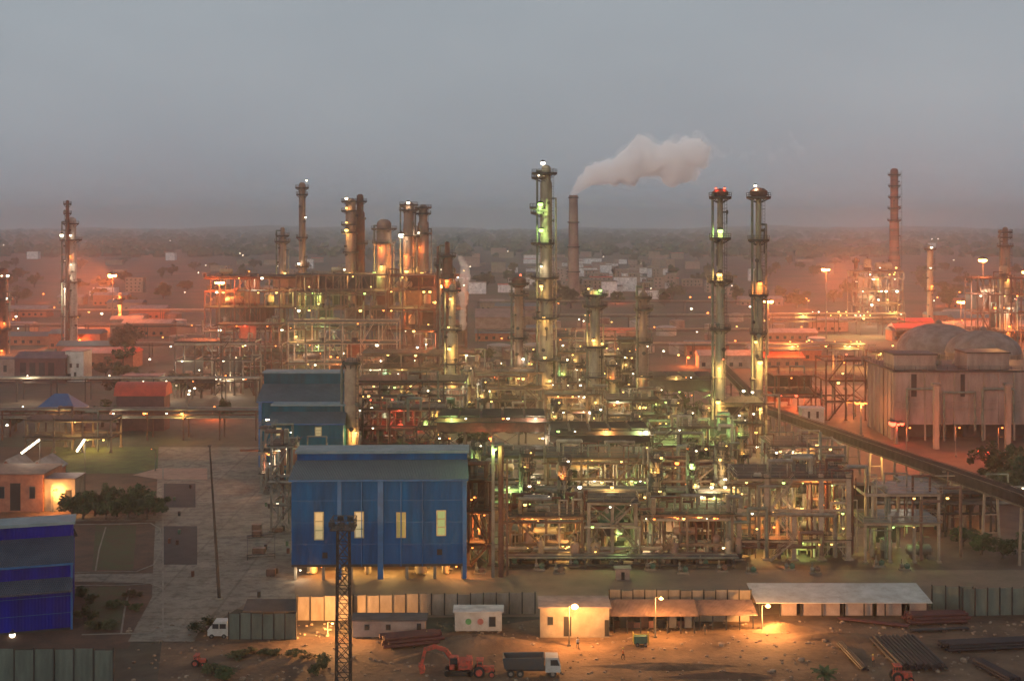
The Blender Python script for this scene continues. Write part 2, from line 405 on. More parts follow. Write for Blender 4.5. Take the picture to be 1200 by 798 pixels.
def vessel(label, x, y, z, r, h, m=VESS, group=None, name='vertical_vessel', cat='vessel', nozz=2, skirt=True, n=14, seed=0):
    rr = random.Random(seed+int(abs(x)*7)+int(h*3))
    t = thing(name, label, cat, (x, y, z), group)
    hb_ = min(r*0.6, h*0.2); s = 1.0 if skirt else 0.0
    prof = [(r*0.25, z+s), (r*0.75, z+s+hb_*0.35), (r, z+s+hb_)]
    zt = z+h-hb_
    for k in range(1, 4):
        zz = z+s+hb_+(zt-z-s-hb_)*k/4; prof += [(r, zz-0.12), (r*1.05, zz-0.1), (r*1.05, zz+0.1), (r, zz+0.12)]
    prof += [(r, zt), (r*0.86, zt+hb_*0.5), (r*0.5, zt+hb_*0.85), (0.02, zt+hb_)]
    smooth_angle(MB().lathe(x, y, prof, n).build('shell', m, t))
    if skirt: MB().lathe(x, y, [(r*0.92, z), (r*0.92, z+s+hb_*0.8)], n).build('skirt', STEELD, t)
    m_ = MB(); m_.tube((x, y, z+h-0.1), (x, y, z+h+0.7), r*0.22, n=6); m_.lathe(x, y, [(r*0.34, z+h+0.6), (r*0.34, z+h+0.75)], 6); m_.build('nozzle', STEELG, t)
    for k in range(nozz):
        a = rr.uniform(math.pi, 2*math.pi); zz = z+s+h*rr.uniform(0.2, 0.8)
        MB().tube((x+math.cos(a)*r*0.8, y+math.sin(a)*r*0.8, zz), (x+math.cos(a)*(r+0.6), y+math.sin(a)*(r+0.6), zz), r*0.16, n=6).build('nozzle', STEELG, t)
    return t
def drum(label, x, y, z, r, L_, m=VESS, group=None, name='horizontal_drum', cat='drum', axis='X'):
    t = thing(name, label, cat, (x, y, z), group)
    prof = [(0.02, -L_/2-r*0.45), (r*0.6, -L_/2-r*0.32), (r*0.9, -L_/2-r*0.12), (r, -L_/2), (r, -L_*0.3), (r*1.04, -L_*0.3+0.01), (r*1.04, -L_*0.3+0.2), (r, -L_*0.3+0.21), (r, L_/2), (r*0.9, L_/2+r*0.12), (r*0.6, L_/2+r*0.32), (0.02, L_/2+r*0.45)]
    b_ = MB().lathe(0, 0, prof, 14); zc = z+0.6+r
    b_.v = [(x+c, y+bb, zc+a) for a, bb, c in b_.v] if axis == 'X' else [(x+a, y+c, zc+bb) for a, bb, c in b_.v]
    b_.f = [tuple(reversed(f)) for f in b_.f] if axis == 'X' else b_.f
    smooth_angle(b_.build('shell', m, t))
    for s in (-1, 1):
        q = MB()
        if axis == 'X': q.cbox(x+s*L_*0.33, y, z, 0.35, r*1.5, 0.6+r*0.35)
        else: q.cbox(x, y+s*L_*0.33, z, r*1.5, 0.35, 0.6+r*0.35)
        q.build('saddle', STEELD, t)
    MB().tube((x, y, zc+r*0.9), (x, y, zc+r+0.6), r*0.25, n=6).build('manway', STEELG, t); q = MB(); q.path([(x+(L_*0.2 if axis=='X' else 0), y, zc+r*0.8), (x+(L_*0.2 if axis=='X' else 0), y, zc+r+1.4), (x+L_*0.5, y, zc+r+1.4)], 0.12)
    q.build('nozzle', STEELG, t)
    return t
def exchanger(label, x, y, z, L_, r, group=None, m=VESC, n=2):
    t = thing('heat_exchanger', label, 'heat exchanger', (x, y, z), group)
    for k in range(n):
        zc = z+0.8+r+k*(2*r+0.7)
        b_ = MB(); b_.tube((x-L_/2, y, zc), (x+L_/2, y, zc), r, n=12); b_.tube((x-L_/2-0.15, y, zc), (x-L_/2+0.1, y, zc), r*1.25, n=12)
        b_.tube((x-L_/2-1.0, y, zc), (x-L_/2-0.15, y, zc), r*1.02, n=12); b_.tube((x+L_/2-0.1, y, zc), (x+L_/2+0.15, y, zc), r*1.22, n=12); b_.ball((x+L_/2+0.1, y, zc), r*0.98, 12, 6)
        smooth_angle(b_.build('shell', m, t))
    for s in (-1, 1): MB().cbox(x+s*L_*0.3, y, z, 0.4, r*1.6, 0.9).build('saddle', STEELD, t)
    q = MB(); q.path([(x-L_*0.2, y, z+0.8+(2*r+0.7)*n-0.8), (x-L_*0.2, y, z+2.2+(2*r+0.7)*n), (x+L_*0.4, y, z+2.2+(2*r+0.7)*n)], 0.15); q.build('nozzle', STEELG, t)
    return t
def pump(label, x, y, z=0.0, s=1.0, group=None, m=GREEN):
    t = thing('pump', label, 'pump', (x, y, z), group)
    MB().cbox(x, y, z, 2.4*s, 1.1*s, 0.35*s).build('base', CONC, t)
    b_ = MB(); b_.tube((x+0.0, y, z+0.9*s), (x+1.0*s, y, z+0.9*s), 0.42*s, n=10); b_.cbox(x+0.5*s, y, z+0.35*s, 0.7*s, 0.7*s, 0.3*s); b_.cbox(x+0.5*s, y, z+1.2*s, 0.35*s, 0.35*s, 0.3*s); b_.build('motor', m, t)
    b_ = MB(); b_.tube((x-0.9*s, y, z+0.9*s), (x-0.3*s, y, z+0.9*s), 0.5*s, n=10); b_.tube((x-0.3*s, y, z+0.9*s), (x, y, z+0.9*s), 0.1*s, n=6); b_.tube((x-0.6*s, y, z+1.2*s), (x-0.6*s, y, z+2.3*s), 0.16*s, n=6); b_.cbox(x-0.6*s, y, z+0.3*s, 0.5*s, 0.5*s, 0.4*s); b_.build('casing', PIPES, t)
    return t

def tower(label, px, Y, segs, mats=(VESC, STEELD), plats=(), lamps=(), name='column_tower', cat='column', group=None, ladder=True, z0=0.0,
          riser=0, riser_m=None, head=True, n=16, y0=None, bands=True, topm=None):
    """segs: list (py, width px) from top down; plats: (py, halfwidth px[, side]); lamps: (py, dx px, colour, power[, size])"""
    X = gx(px, Y); s = Y/F
    t = thing(name, label, cat, (X, Y, z0), group)
    prof = []
    pts = [(gz(py, Y), wd*s/2) for py, wd in segs]; pts.append((z0, pts[-1][1]*1.12))
    pts.sort()
    for k, (z, r) in enumerate(pts):
        prof.append((r if k else pts[1][1]*1.06, z))
        if 0 < k < len(pts)-1 and abs(pts[k+1][1]-r) > 0.02: prof.append((pts[k+1][1], z+1.0))
    # circumferential stiffening bands
    out = []; zb = z0+4
    for (r, z), nxt in zip(prof, prof[1:]+[None]):
        out.append((r, z))
        if nxt and bands and nxt[1]-z > 6:
            k = z+4
            while k < nxt[1]-2:
                rr_ = r+(nxt[0]-r)*(k-z)/(nxt[1]-z); out += [(rr_, k), (rr_*1.05+0.03, k+0.05), (rr_*1.05+0.03, k+0.3), (rr_, k+0.35)]; k += 5.5
    prof = out
    if head: r, z = prof[-1]; prof += [(r*0.85, z+r*0.3), (r*0.5, z+r*0.55), (0.05, z+r*0.62)]
    smooth_angle(MB().lathe(X, Y, prof, n).build('shell', mats[0], t))
    def rad(z):
        best = pts[0][1]
        for (za, ra) in pts:
            if za <= z+0.1: best = ra if za > z0+0.1 else best
        for (za, ra) in pts:
            if za >= z-0.1: return max(ra, 0.2)
        return max(pts[-1][1], 0.2)
    for p in plats:
        z = gz(p[0], Y); hw = p[1]*s*1.15; r = rad(z)
        cx = X + (p[2]*s if len(p) > 2 else 0)
        b_ = MB(); b_.lathe(cx, Y, [(hw*0.9, z-0.6), (hw, z-0.5), (hw, z+0.2), (hw-0.12, z+0.2), (hw-0.12, z)], 14)
        for k in range(8):
            a = math.pi*k/4; b_.bar((X+math.cos(a)*r, Y+math.sin(a)*r, z-1.6), (cx+math.cos(a)*hw*0.95, Y+math.sin(a)*hw*0.95, z-0.4), 0.16)
        o = b_.build('platform', mats[1], t)
        q = MB()
        for h in (0.6, 1.2):
            for k in range(14):
                a, c = 2*math.pi*k/14, 2*math.pi*(k+1)/14
                q.bar((cx+math.cos(a)*hw, Y+math.sin(a)*hw, z+h), (cx+math.cos(c)*hw, Y+math.sin(c)*hw, z+h), 0.09)
        for k in range(14):
            a = 2*math.pi*k/14; q.bar((cx+math.cos(a)*hw, Y+math.sin(a)*hw, z), (cx+math.cos(a)*hw, Y+math.sin(a)*hw, z+1.2), 0.08)
        r_ = q.build('railing', mats[1], None, loc=t.location); r_.parent = o; r_.location = (0, 0, 0)
    ztop = pts[-1][0]
    if ladder:
        b_ = MB(); rl = max(p_[1] for p_ in pts)
        x = X+rl*0.75; y = Y-rl*0.85
        for dx in (-0.3, 0.3): b_.bar((x+dx, y, z0), (x+dx, y, ztop), 0.09)
        k = z0+0.5
        while k < ztop: b_.bar((x-0.3, y, k), (x+0.3, y, k), 0.06); k += 0.9
        k = z0+3
        while k < ztop-1:
            b_.bar((x-0.45, y-0.1, k), (x-0.45, y-0.7, k), 0.05); b_.bar((x-0.45, y-0.7, k), (x+0.45, y-0.7, k), 0.05); b_.bar((x+0.45, y-0.7, k), (x+0.45, y-0.1, k), 0.05)
            b_.bar((x, y, k), (X, Y, k), 0.12); k += 4
        b_.build('ladder', mats[1], t)
    rn = random.Random(int(px*3)); kz = z0+6
    while kz < ztop-3:
        a = rn.uniform(math.pi*1.05, math.pi*1.95); r = rad(kz); q = MB(); L1 = rn.uniform(0.5, 1.3)
        q.tube((X+math.cos(a)*r*0.9, Y+math.sin(a)*r*0.9, kz), (X+math.cos(a)*(r+L1), Y+math.sin(a)*(r+L1), kz), rn.uniform(0.18, 0.45), n=8)
        q.tube((X+math.cos(a)*(r+L1), Y+math.sin(a)*(r+L1), kz), (X+math.cos(a)*(r+L1+0.15), Y+math.sin(a)*(r+L1+0.15), kz), 0.6, n=8)
        if rn.random() < 0.6: q.path([(X+math.cos(a)*(r+L1), Y+math.sin(a)*(r+L1), kz), (X+math.cos(a)*(r+L1), Y+math.sin(a)*(r+L1), kz-rn.uniform(3, 8))], 0.16, 6)
        q.build('nozzle', mats[1] if rn.random() < 0.6 else PIPEG, t); kz += rn.uniform(3.5, 9)
    for i in range(riser):
        side = -1 if i % 2 == 0 else 1
        rl = max(p_[1] for p_ in pts[1:])
        x = X+side*(rl+0.45+0.2*i); y = Y-rl*0.3; zt = ztop-(2+i*9)
        b_ = MB(); b_.path([(X, Y, zt+1), (x, y, zt+1), (x, y, z0+0.5)], 0.28+0.08*(i == 0), 7); smooth_angle(b_.build('pipe', riser_m or (PIPES if i else PIPEG), t))
    for l in lamps:
        z = gz(l[0], Y); x = X+l[1]*s
        r = rad(z)
        lamp(t, (x, Y-r-0.7, z), l[2], l[4] if len(l) > 4 else 0.42, l[3])
    return t

def pipe_rack(label, px0, px1, Y, zt, width=6, tiers=2, step=9, npipes=8, mats=(STEEL,), seed=3, group=None, pm=None, lamps=0, lc='yw', lpow=0, lights=0):
    rr = random.Random(seed*31+5); X0, X1 = gx(px0, Y), gx(px1, Y); xc = (X0+X1)/2
    t = thing('pipe_rack', label, 'pipe rack', (xc, Y, 0), group)
    n = min(24, max(2, int((X1-X0)/step)+1))
    m_ = MB()
    for y in (Y, Y+width): m_.box(-0.18, y-Y-0.18, 0, 0.18, y-Y+0.18, zt+0.2)
    for k in range(tiers): z = zt-k*2.2; m_.box(-0.15, -0.5, z-0.35, 0.15, width+0.5, z)
    me = m_.build('frame', mats[0], loc=(0,0,0), link=False).data
    for k in range(n):
        o = bpy.data.objects.new('frame', me); COL.objects.link(o); o.parent = t; o.location = (X0+(X1-X0)*k/(n-1)-xc, 0, 0)
    pml = pm or [PIPES, PIPEB, PIPEG, PIPEC, PIPED, PIPEB]
    for j in range(tiers):
        z = zt-j*2.2
        for k in range(npipes):
            r = rr.choice([0.12, 0.17, 0.22, 0.3]); y = Y+0.4+(width-0.8)*k/(npipes-1)
            smooth_angle(MB().tube((X0-1, y, z+r), (X1+1, y, z+r), r, n=7).build('pipe', rr.choice(pml), t))
    m_ = MB()
    for y in (Y, Y+width): m_.bar((X0, y, zt-1), (X1, y, zt-1), 0.2, 0.35)
    m_.build('beam', mats[0], t)
    for i in range(lamps):
        x = rr.uniform(X0, X1); lamp(t, (x, Y-0.5, zt-0.6+rr.choice([0, 2])), rr.choice(lc), 0.33, lpow if i < lights else 0)
    return t

def mast_lamp(label, px, Y, ytop, c='s', power=50000, size=0.9, group=None, pole=True, heads=6):
    X = gx(px, Y); z = gz(ytop, Y)
    t = thing('light_mast', label, 'light mast', (X, Y, 0), group)
    b_ = MB(); b_.tube((X, Y, 0), (X, Y, z), 0.45, 0.16, n=8); b_.cbox(X, Y, 0, 1.4, 1.4, 0.4); b_.build('pole', STEELG, t)
    b_ = MB()
    for k in range(12):
        a, d = math.pi*k/6, math.pi*(k+1)/6; b_.bar((X+1.5*math.cos(a), Y+1.5*math.sin(a), z), (X+1.5*math.cos(d), Y+1.5*math.sin(d), z), 0.14)
    b_.bar((X-1.5, Y, z), (X+1.5, Y, z), 0.14); b_.bar((X, Y-1.5, z), (X, Y+1.5, z), 0.14)
    b_.build('lamp_ring', STEELD, t)
    for k in range(heads):
        a = -math.pi*(k+0.5)/heads if heads <= 3 else 2*math.pi*(k+0.5)/heads
        lamp(t, (X+1.5*math.cos(a), Y+1.5*math.sin(a), z-0.55), c, size*0.75, 0, 'floodlight')
    light((X, Y-0.3, z-1.6), c, power*0.4, 0.7, t)
    sp = bpy.data.lights.new('halo_beam', 'SPOT'); sp.energy = power*LIGHT_GAIN*2.6; sp.color = LC[c]; sp.shadow_soft_size = 0.6; sp.spot_size = math.radians(42); sp.spot_blend = 0.9  # extra spot added and aimed at the camera to strengthen the haze halo
    so_ = bpy.data.objects.new('halo_beam', sp); COL.objects.link(so_); so_.parent = t; so_.location = (0, -1.9, z-0.9); so_.rotation_euler = (math.radians(87), 0, math.radians(180))
    return t
def street_lamp(label, px, py, hpx, c='a', power=3000, group=None, size=0.3, em='o', arm=1):
    X, Y, _ = gp(px, py); z = hpx*Y/F
    t = thing('street_lamp', label, 'street lamp', (X, Y, 0), group)
    b_ = MB(); b_.tube((X, Y, 0), (X, Y, z), 0.12, 0.07, n=7); b_.cbox(X, Y, 0, 0.5, 0.5, 0.3); b_.bar((X, Y, z), (X+arm*0.7, Y-0.5, z+0.25), 0.08); b_.build('pole', STEELG, t)
    b_ = MB(); b_.cbox(X+arm*0.8, Y-0.6, z+0.16, 0.7, 0.34, 0.14); b_.build('lamp_head', STEELD, t)
    b_ = MB(); b_.ball((X+arm*0.8, Y-0.6, z+0.08), size, 8, 6, 0.7); b_.build('bulb', EMS[em], t)
    if power: light((X+arm*0.8, Y-0.6, z-size-0.15), c, power, 0.25, t)
    return t

# foliage
LEAF = mat('dark tree leaves', (0.055, 0.085, 0.03), 0.9, 0, (0.025, 0.04, 0.018), 0.5)
LEAF2 = mat('olive tree leaves', (0.085, 0.095, 0.04), 0.9, 0, (0.04, 0.045, 0.02), 0.5)
LEAF3 = mat('dry brown leaves', (0.12, 0.08, 0.045), 0.9, 0, (0.06, 0.04, 0.025), 0.5)
BARK = mat('tree bark', (0.10, 0.07, 0.05), 0.95, 0, (0.05, 0.035, 0.025), 2)
def crown_mesh(rr, n=900, rx=1.0, rz=0.8, leaf=0.11):
    b_ = MB(); cl = [(Vector((rr.gauss(0, 0.42)*rx, rr.gauss(0, 0.42)*rx, rr.gauss(0, 0.36)*rz)), rr.uniform(0.18, 0.42)) for _ in range(16)]
    for i in range(n):
        c, r = rr.choice(cl)
        d = Vector((rr.gauss(0, 1), rr.gauss(0, 1), rr.gauss(0, 1))).normalized()*r*(rr.random()**0.35)
        p = c+d; u = Vector((rr.gauss(0, 1), rr.gauss(0, 1), rr.gauss(0, 1))).normalized(); v = u.orthogonal().normalized(); s = leaf*rr.uniform(0.5, 1.3)
        b_.add([p-u*s, p+v*s*0.6, p+u*s, p-v*s*0.6], [(0, 1, 2, 3)])
    return b_
CROWNS = []
_rt = random.Random(11)
for k in range(5): CROWNS.append(crown_mesh(_rt, 1300).build('crown', LEAF, loc=(0,0,0), link=False).data)
def tree(label, x, y, h, w_, group=None, name='tree', m=LEAF, k=0, trunk=0.35, rz=None):
    t = thing(name, label, 'tree', (x, y, 0), group)
    b_ = MB(); th = h*trunk
    b_.tube((x, y, 0), (x+0.1, y, th), w_*0.055, w_*0.035, n=7)
    for i in range(5):
        a = i*1.26+k; b_.tube((x+0.1, y, th), (x+0.1+math.cos(a)*w_*0.25, y+math.sin(a)*w_*0.25, th+h*0.3), w_*0.03, w_*0.01, n=5)
    b_.tube((x+0.1, y, th), (x, y, h*0.8), w_*0.034, w_*0.012, n=6)
    b_.build('trunk', BARK, t)
    o = bpy.data.objects.new('crown', CROWNS[k % 5]); COL.objects.link(o); o.parent = t
    o.location = (0, 0, th+(h-th)*0.48); o.scale = (w_*0.55, w_*0.55, (h-th)*0.66); o.rotation_euler = (0, 0, k*1.9)
    if m is not LEAF:
        key = ('c', k % 5, m.name)
        if key not in LAMPM:
            me = CROWNS[k % 5].copy(); me.materials.clear(); me.materials.append(m); LAMPM[key] = me
        o.data = LAMPM[key]
    return t

def walled_block(t, x0, y0, z0, x1, y1, z1, m, name='wall'): return MB().box(x0, y0, z0, x1, y1, z1).build(name, m, t)
# ============================================================ ground surfaces
sheet('construction_ground', [(120, 1400), (1300, 1400), (1300, 688), (1100, 700), (880, 724), (640, 724), (500, 745), (190, 748)], 0.03, EARTH)
sheet('plant_floor', [(345, 668), (1300, 668), (1300, 452), (405, 452), (345, 520)], 0.03, PLANTF)
sheet('plant_road', [(190, 700), (345, 668), (1300, 668), (1300, 690), (1100, 702), (880, 722), (345, 724)], 0.06, mat('dusty road', (0.20, 0.14, 0.09), 0.85, 0, (0.12, 0.085, 0.055), 0.1, bump=0.3, detail=8))
sheet('yard_paving', [(186, 524), (338, 524), (346, 706), (290, 706), (232, 742), (228, 752), (150, 752), (178, 700)], 0.09, YARD)
sheet('left_floor', [(-120, 524), (186, 524), (178, 700), (150, 760), (-250, 760)], 0.05, SOILR)
sheet('lawn', [(62, 524), (188, 524), (184, 555), (50, 555)], 0.08, LAWN)
sheet('asphalt_bay', [(190, 567), (229, 567), (229, 595), (190, 595)], 0.13, ASPH)
sheet('asphalt_bay', [(190, 617), (231, 617), (231, 662), (190, 662)], 0.13, ASPH)
sheet('path', [(84, 603), (190, 603), (190, 611), (84, 611)], 0.11, YARD)
sheet('path', [(84, 673), (192, 672), (192, 684), (84, 682)], 0.11, YARD)
sheet('path', [(155, 557), (186, 549), (243, 549), (243, 562), (186, 562)], 0.12, mat('pink gravel', (0.36, 0.21, 0.15), 0.9, 0, (0.25, 0.14, 0.1), 0.4))
sheet('garden_plot', [(112, 616), (160, 616), (156, 668), (108, 668)], 0.08, mat('plot grass', (0.05, 0.06, 0.02), 0.95, 0, (0.07, 0.04, 0.02), 0.3, bump=0.5))
sheet('garden_plot', [(102, 688), (148, 688), (142, 738), (98, 738)], 0.08, MATS['plot grass'])
# kerbs round the garden plots: real steps
KH = [0.12]
def kerb(pts, w_=0.28, h=0.14):
    KH[0] += 0.008; h = KH[0]
    b_ = MB(); P = [gp(*p)[:2] for p in pts]
    for a, c in zip(P[:-1], P[1:]): b_.bar((a[0], a[1], h/2), (c[0], c[1], h/2), w_, h)
    o = b_.build('kerb', KERB); return tag(o, kind='structure')
kerb([(124, 618), (116, 645), (112, 669)]); kerb([(152, 690), (146, 715), (142, 742)])
kerb([(84, 615), (150, 614), (176, 613), (188, 620), (189, 645), (180, 662), (160, 670), (84, 671)]); kerb([(84, 687), (150, 686), (176, 684), (191, 690), (191, 735), (175, 742), (96, 744)])
kerb([(191, 545), (191, 740)]) 

# ============================================================ blue clad buildings
BLUE = mat('bright blue cladding', (0.001, 0.105, 0.31), 0.6, 0.0, (0.01, 0.06, 0.16), 0.35, ribs=1.6, spec=0.12, streak=(1, 1, 0.16))
BLUEL = mat('royal blue cladding', (0.001, 0.012, 0.30), 0.6, 0.0, (0.006, 0.01, 0.14), 0.3, ribs=1.6, spec=0.12, streak=(1, 1, 0.16))
BLUET = mat('teal blue cladding', (0.003, 0.12, 0.175), 0.6, 0.0, (0.01, 0.07, 0.09), 0.3, ribs=1.6, spec=0.15, streak=(1, 1, 0.16))
ROOFG = mat('grey roof sheeting', (0.085, 0.115, 0.12), 0.6, 0.0, (0.075, 0.095, 0.105), 0.3, ribs=1.1)
ROOFT = mat('teal grey roof sheeting', (0.06, 0.10, 0.12), 0.6, 0.0, (0.04, 0.07, 0.085), 0.3, ribs=1.1)
ROOFN = mat('dark slate roof sheeting', (0.04, 0.06, 0.085), 0.6, 0.0, (0.025, 0.04, 0.06), 0.3, ribs=1.1)
TRIMB = mat('pale blue trim', (0.012, 0.10, 0.26), 0.6, 0.0, (0.01, 0.07, 0.17), 0.4)
TRIMG = mat('pale ridge flashing', (0.16, 0.22, 0.23), 0.6, 0.0, (0.10, 0.15, 0.16), 0.3)
LITW = emis('lit window pane', (0.85, 0.68, 0.32), 0.22)
LITG = emis('greenish lit window pane', (0.4, 0.62, 0.25), 0.22)
FRAMEC = mat('cream window frame', (0.5, 0.42, 0.2), 0.6)
def blue_building(label, px0, px1, Y, zb, pe, pr, depth, wallm, roofm, pilasters=(), windows=(), vents=(), cap=1.4, mon=0.5, lower=None):
    X0, X1 = gx(px0, Y), gx(px1, Y); ze = gz(pe, Y); ym = Y+depth*0.36; zr = gz(pr, ym)
    zm = ze+(zr-ze)*0.52        # foot of the roof monitor wall
    t = thing('blue_clad_building', label, 'building', ((X0+X1)/2, Y+depth/2, 0))
    b_ = MB(); b_.box(X0, Y, zb, X1, Y+0.3, ze); b_.box(X0, Y+depth-0.3, zb, X1, Y+depth, ze)
    for x in (X0, X1-0.3):
        yb = Y+depth; yc = Y+depth-(ym-Y)
        b_.add([(x+d, y, z) for d in (0, 0.3) for y, z in ((Y+0.31, zb), (Y+0.31, ze), (ym, zm-0.02), (yc, zm-0.02), (yb-0.31, ze), (yb-0.31, zb))],
               [(0,1,2,3,4,5), (11,10,9,8,7,6)]+[(k, k+6, (k+1) % 6+6, (k+1) % 6) for k in range(6)])
    b_.build('wall', wallm, t)
    MB().box(X0+0.05, Y+0.35, zb-0.2, X1-0.05, Y+depth-0.35, zb+0.1).build('floor_slab', STEELD, t)
    for y0_, y1_, za, zc in ((Y-0.55, ym, ze-0.18, zm), (Y+depth+0.55, Y+depth-(ym-Y), ze-0.18, zm)):
        b_ = MB(); b_.add([(X0-0.5, y0_, za), (X1+0.5, y0_, za), (X1+0.25, y1_, zc), (X0-0.25, y1_, zc), (X0-0.5, y0_, za+0.22), (X1+0.5, y0_, za+0.22), (X1+0.25, y1_, zc+0.22), (X0-0.25, y1_, zc+0.22)],
            [(0,3,2,1), (4,5,6,7), (0,1,5,4), (1,2,6,5), (2,3,7,6), (3,0,4,7)]); b_.build('roof', roofm, t)
    yc = Y+depth-(ym-Y)
    rm = MB().box(X0-0.1, ym+0.25, zm-0.4, X1+0.1, yc-0.25, zr-0.15).build('roof_monitor', wallm, t)
    c_ = MB().box(X0-0.45, ym-0.35, zr-0.15, X1+0.45, yc+0.35, zr+0.3).build('monitor_cap', TRIMG, None, loc=t.location); c_.parent = rm; c_.location = (0, 0, 0)
    MB().box(X0-0.4, Y-0.72, ze-0.32, X1+0.4, Y-0.58, ze-0.02).build('gutter', TRIMB, t)
    for k in range(1, 4):
        z = zb+(ze-zb)*k/4; MB().box(X0+0.02, Y-0.035, z, X1-0.02, Y-0.003, z+0.09).build('sheet_lap', TRIMB, t)
    MB().box(X0, Y-0.06, zb-0.05, X1, Y-0.003, zb+0.35).build('base_flashing', STEELD, t)
    for p, w_ in pilasters:
        x = gx(p, Y); MB().box(x-w_/2, Y-0.32, 0.3 if w_ > 0.5 else zb, x+w_/2, Y-0.004, ze-0.3).build('downpipe_cover', TRIMB, t)
    for p, pyt, pyb, em in windows:
        x = gx(p, Y); za, zc = gz(pyb, Y), gz(pyt, Y); wd = 0.85
        b_ = MB(); h = (zc-za)
        for xx in (x-wd, x+wd-0.2): b_.box(xx, Y-0.12, za, xx+0.2, Y-0.004, zc)
        for k in range(4): b_.box(x-wd+0.2, Y-0.1, za+(h-0.18)*k/3, x+wd-0.2, Y-0.004, za+(h-0.18)*k/3+0.18)
        wn = b_.build('window', FRAMEC, t)
        g_ = MB().box(x-wd+0.21, Y-0.05, za+0.1, x+wd-0.21, Y-0.006, zc-0.1).build('pane', em, None, loc=t.location); g_.parent = wn; g_.location = (0, 0, 0)
    for p, py in vents:
        x = gx(p, Y); z = gz(py, Y); MB().cbox(x, Y-0.07, z-0.5, 0.9, 0.12, 1.0).build('vent', DARK, t)
    return t, X0, X1, ze
Yb = 226
bb, X0, X1, ze = blue_building('bright blue clad process building on stilts with four lit slit windows', 342, 546, Yb, gz(663, Yb), 561, 530, 21, BLUE, ROOFG,
    pilasters=((398, 0.75), (446, 1.0), (544.5, 0.7), (470, 0.18), (424, 0.12), (495, 0.12)), windows=((374, 599, 632, LITW), (421, 599, 630, emis('second lit pane', (0.85, 0.72, 0.4), 0.24)), (470, 600, 630, emis('dim olive pane', (0.45, 0.42, 0.12), 0.13)), (517, 598, 628, LITG)), vents=((381, 650), (515, 647)))
zb = gz(663, Yb)
for i in range(7):
    for y in (Yb+0.8, Yb+10, Yb+20):
        x = X0+0.6+(X1-X0-1.2)*i/6; MB().cbox(x, y, 0, 0.5, 0.5, zb-0.2).build('stilt', STEELG if i % 2 else CREAM, bb)
for x, y, c, p in ((X0+5, Yb+2.5, 'a', 900), (X0+10, Yb+5, 'y', 700), (X0+17, Yb+3, 'y', 500), (X0+24, Yb+5, 'y', 800), (X0+29, Yb+2, 'a', 500), (X0+1.5, Yb+0.3, 'w', 100)):
    lamp(bb, (x, y, zb-0.7), {'a': 'o', 'y': 'y', 'w': 'w'}[c], 0.2, 0); light((x, y, zb-1.1), c, p, 0.2, bb)
for i, (dx, r, h, lb) in enumerate(((3, 0.9, 2.3, 'cream'), (8, 0.8, 2.2, 'stained'), (13, 0.6, 2.4, 'narrow'), (22.5, 1.1, 2.4, 'widest yellow lit'), (27, 0.7, 2.1, 'short'))):
    vessel('%s tank standing under the stilted bright blue building' % lb, X0+dx, Yb+4, 0.05, r, h, VESC, skirt=False, nozz=1, name='small_tank', cat='tank', seed=i, group='tanks under the blue building')
# second and left buildings
b2, a0, a1, ze2 = blue_building('taller teal blue clad building with grey roof standing behind the main blue one', 303, 404, 330, 0.3, 470, 437, 20, BLUET, ROOFT, pilasters=((305, 0.8),))
b3, c0, c1, ze3 = blue_building('lower teal annex with lit windows leaning against the taller teal building', 315, 402, 312, 0.3, 496, 475, 14, BLUET, ROOFT, windows=((373, 500, 512, LITW), (326, 501, 511, LITW)))
b4, d0, d1, ze4 = blue_building('royal blue clad building with grey roof cut by the edge beside the garden plots', -60, 83, 199, gz(737, 199), 658, 612, 17, BLUEL, ROOFN, pilasters=((84, 0.3),))
# lower lean-to roof with blue fascia on the royal blue building
b_ = MB(); y0_ = 199
b_.add([(d0, y0_-2.6, ze4-4.0), (d1+0.3, y0_-2.6, ze4-4.0), (d1+0.3, y0_-0.01, ze4-2.6), (d0, y0_-0.01, ze4-2.6), (d0, y0_-2.6, ze4-3.7), (d1+0.3, y0_-2.6, ze4-3.7), (d1+0.3, y0_-0.01, ze4-2.3), (d0, y0_-0.01, ze4-2.3)],
       [(0,3,2,1), (4,5,6,7), (0,1,5,4), (1,2,6,5), (2,3,7,6), (3,0,4,7)]); b_.build('canopy', ROOFN, b4)
for i in range(6): MB().cbox(d0+1+(d1-d0-2)*i/5, 200, 0, 0.5, 0.5, gz(737, 199)-0.2).build('stilt', STEELD, b4)
MB().box(d0+0.2, 206, 0, d1-0.2, 206.3, gz(737, 199)-0.2).build('back_wall', STEELD, b4)
def turn_about(t, px_, py_, deg):
    a = math.radians(deg); dx, dy = t.location.x-px_, t.location.y-py_
    t.location.x = px_+dx*math.cos(a)-dy*math.sin(a); t.location.y = py_+dx*math.sin(a)+dy*math.cos(a); t.rotation_euler.z = a
lamp(b4, (gx(17, 198), 197.3, gz(738, 197.3)), 'w', 0.42, 500); lamp(b4, (gx(75, 198), 197.5, gz(749, 197.5)), 'r', 0.3, 120)
turn_about(b4, d1, 199, 17)
turn_about(bb, bb.location.x, Yb, 1.5)

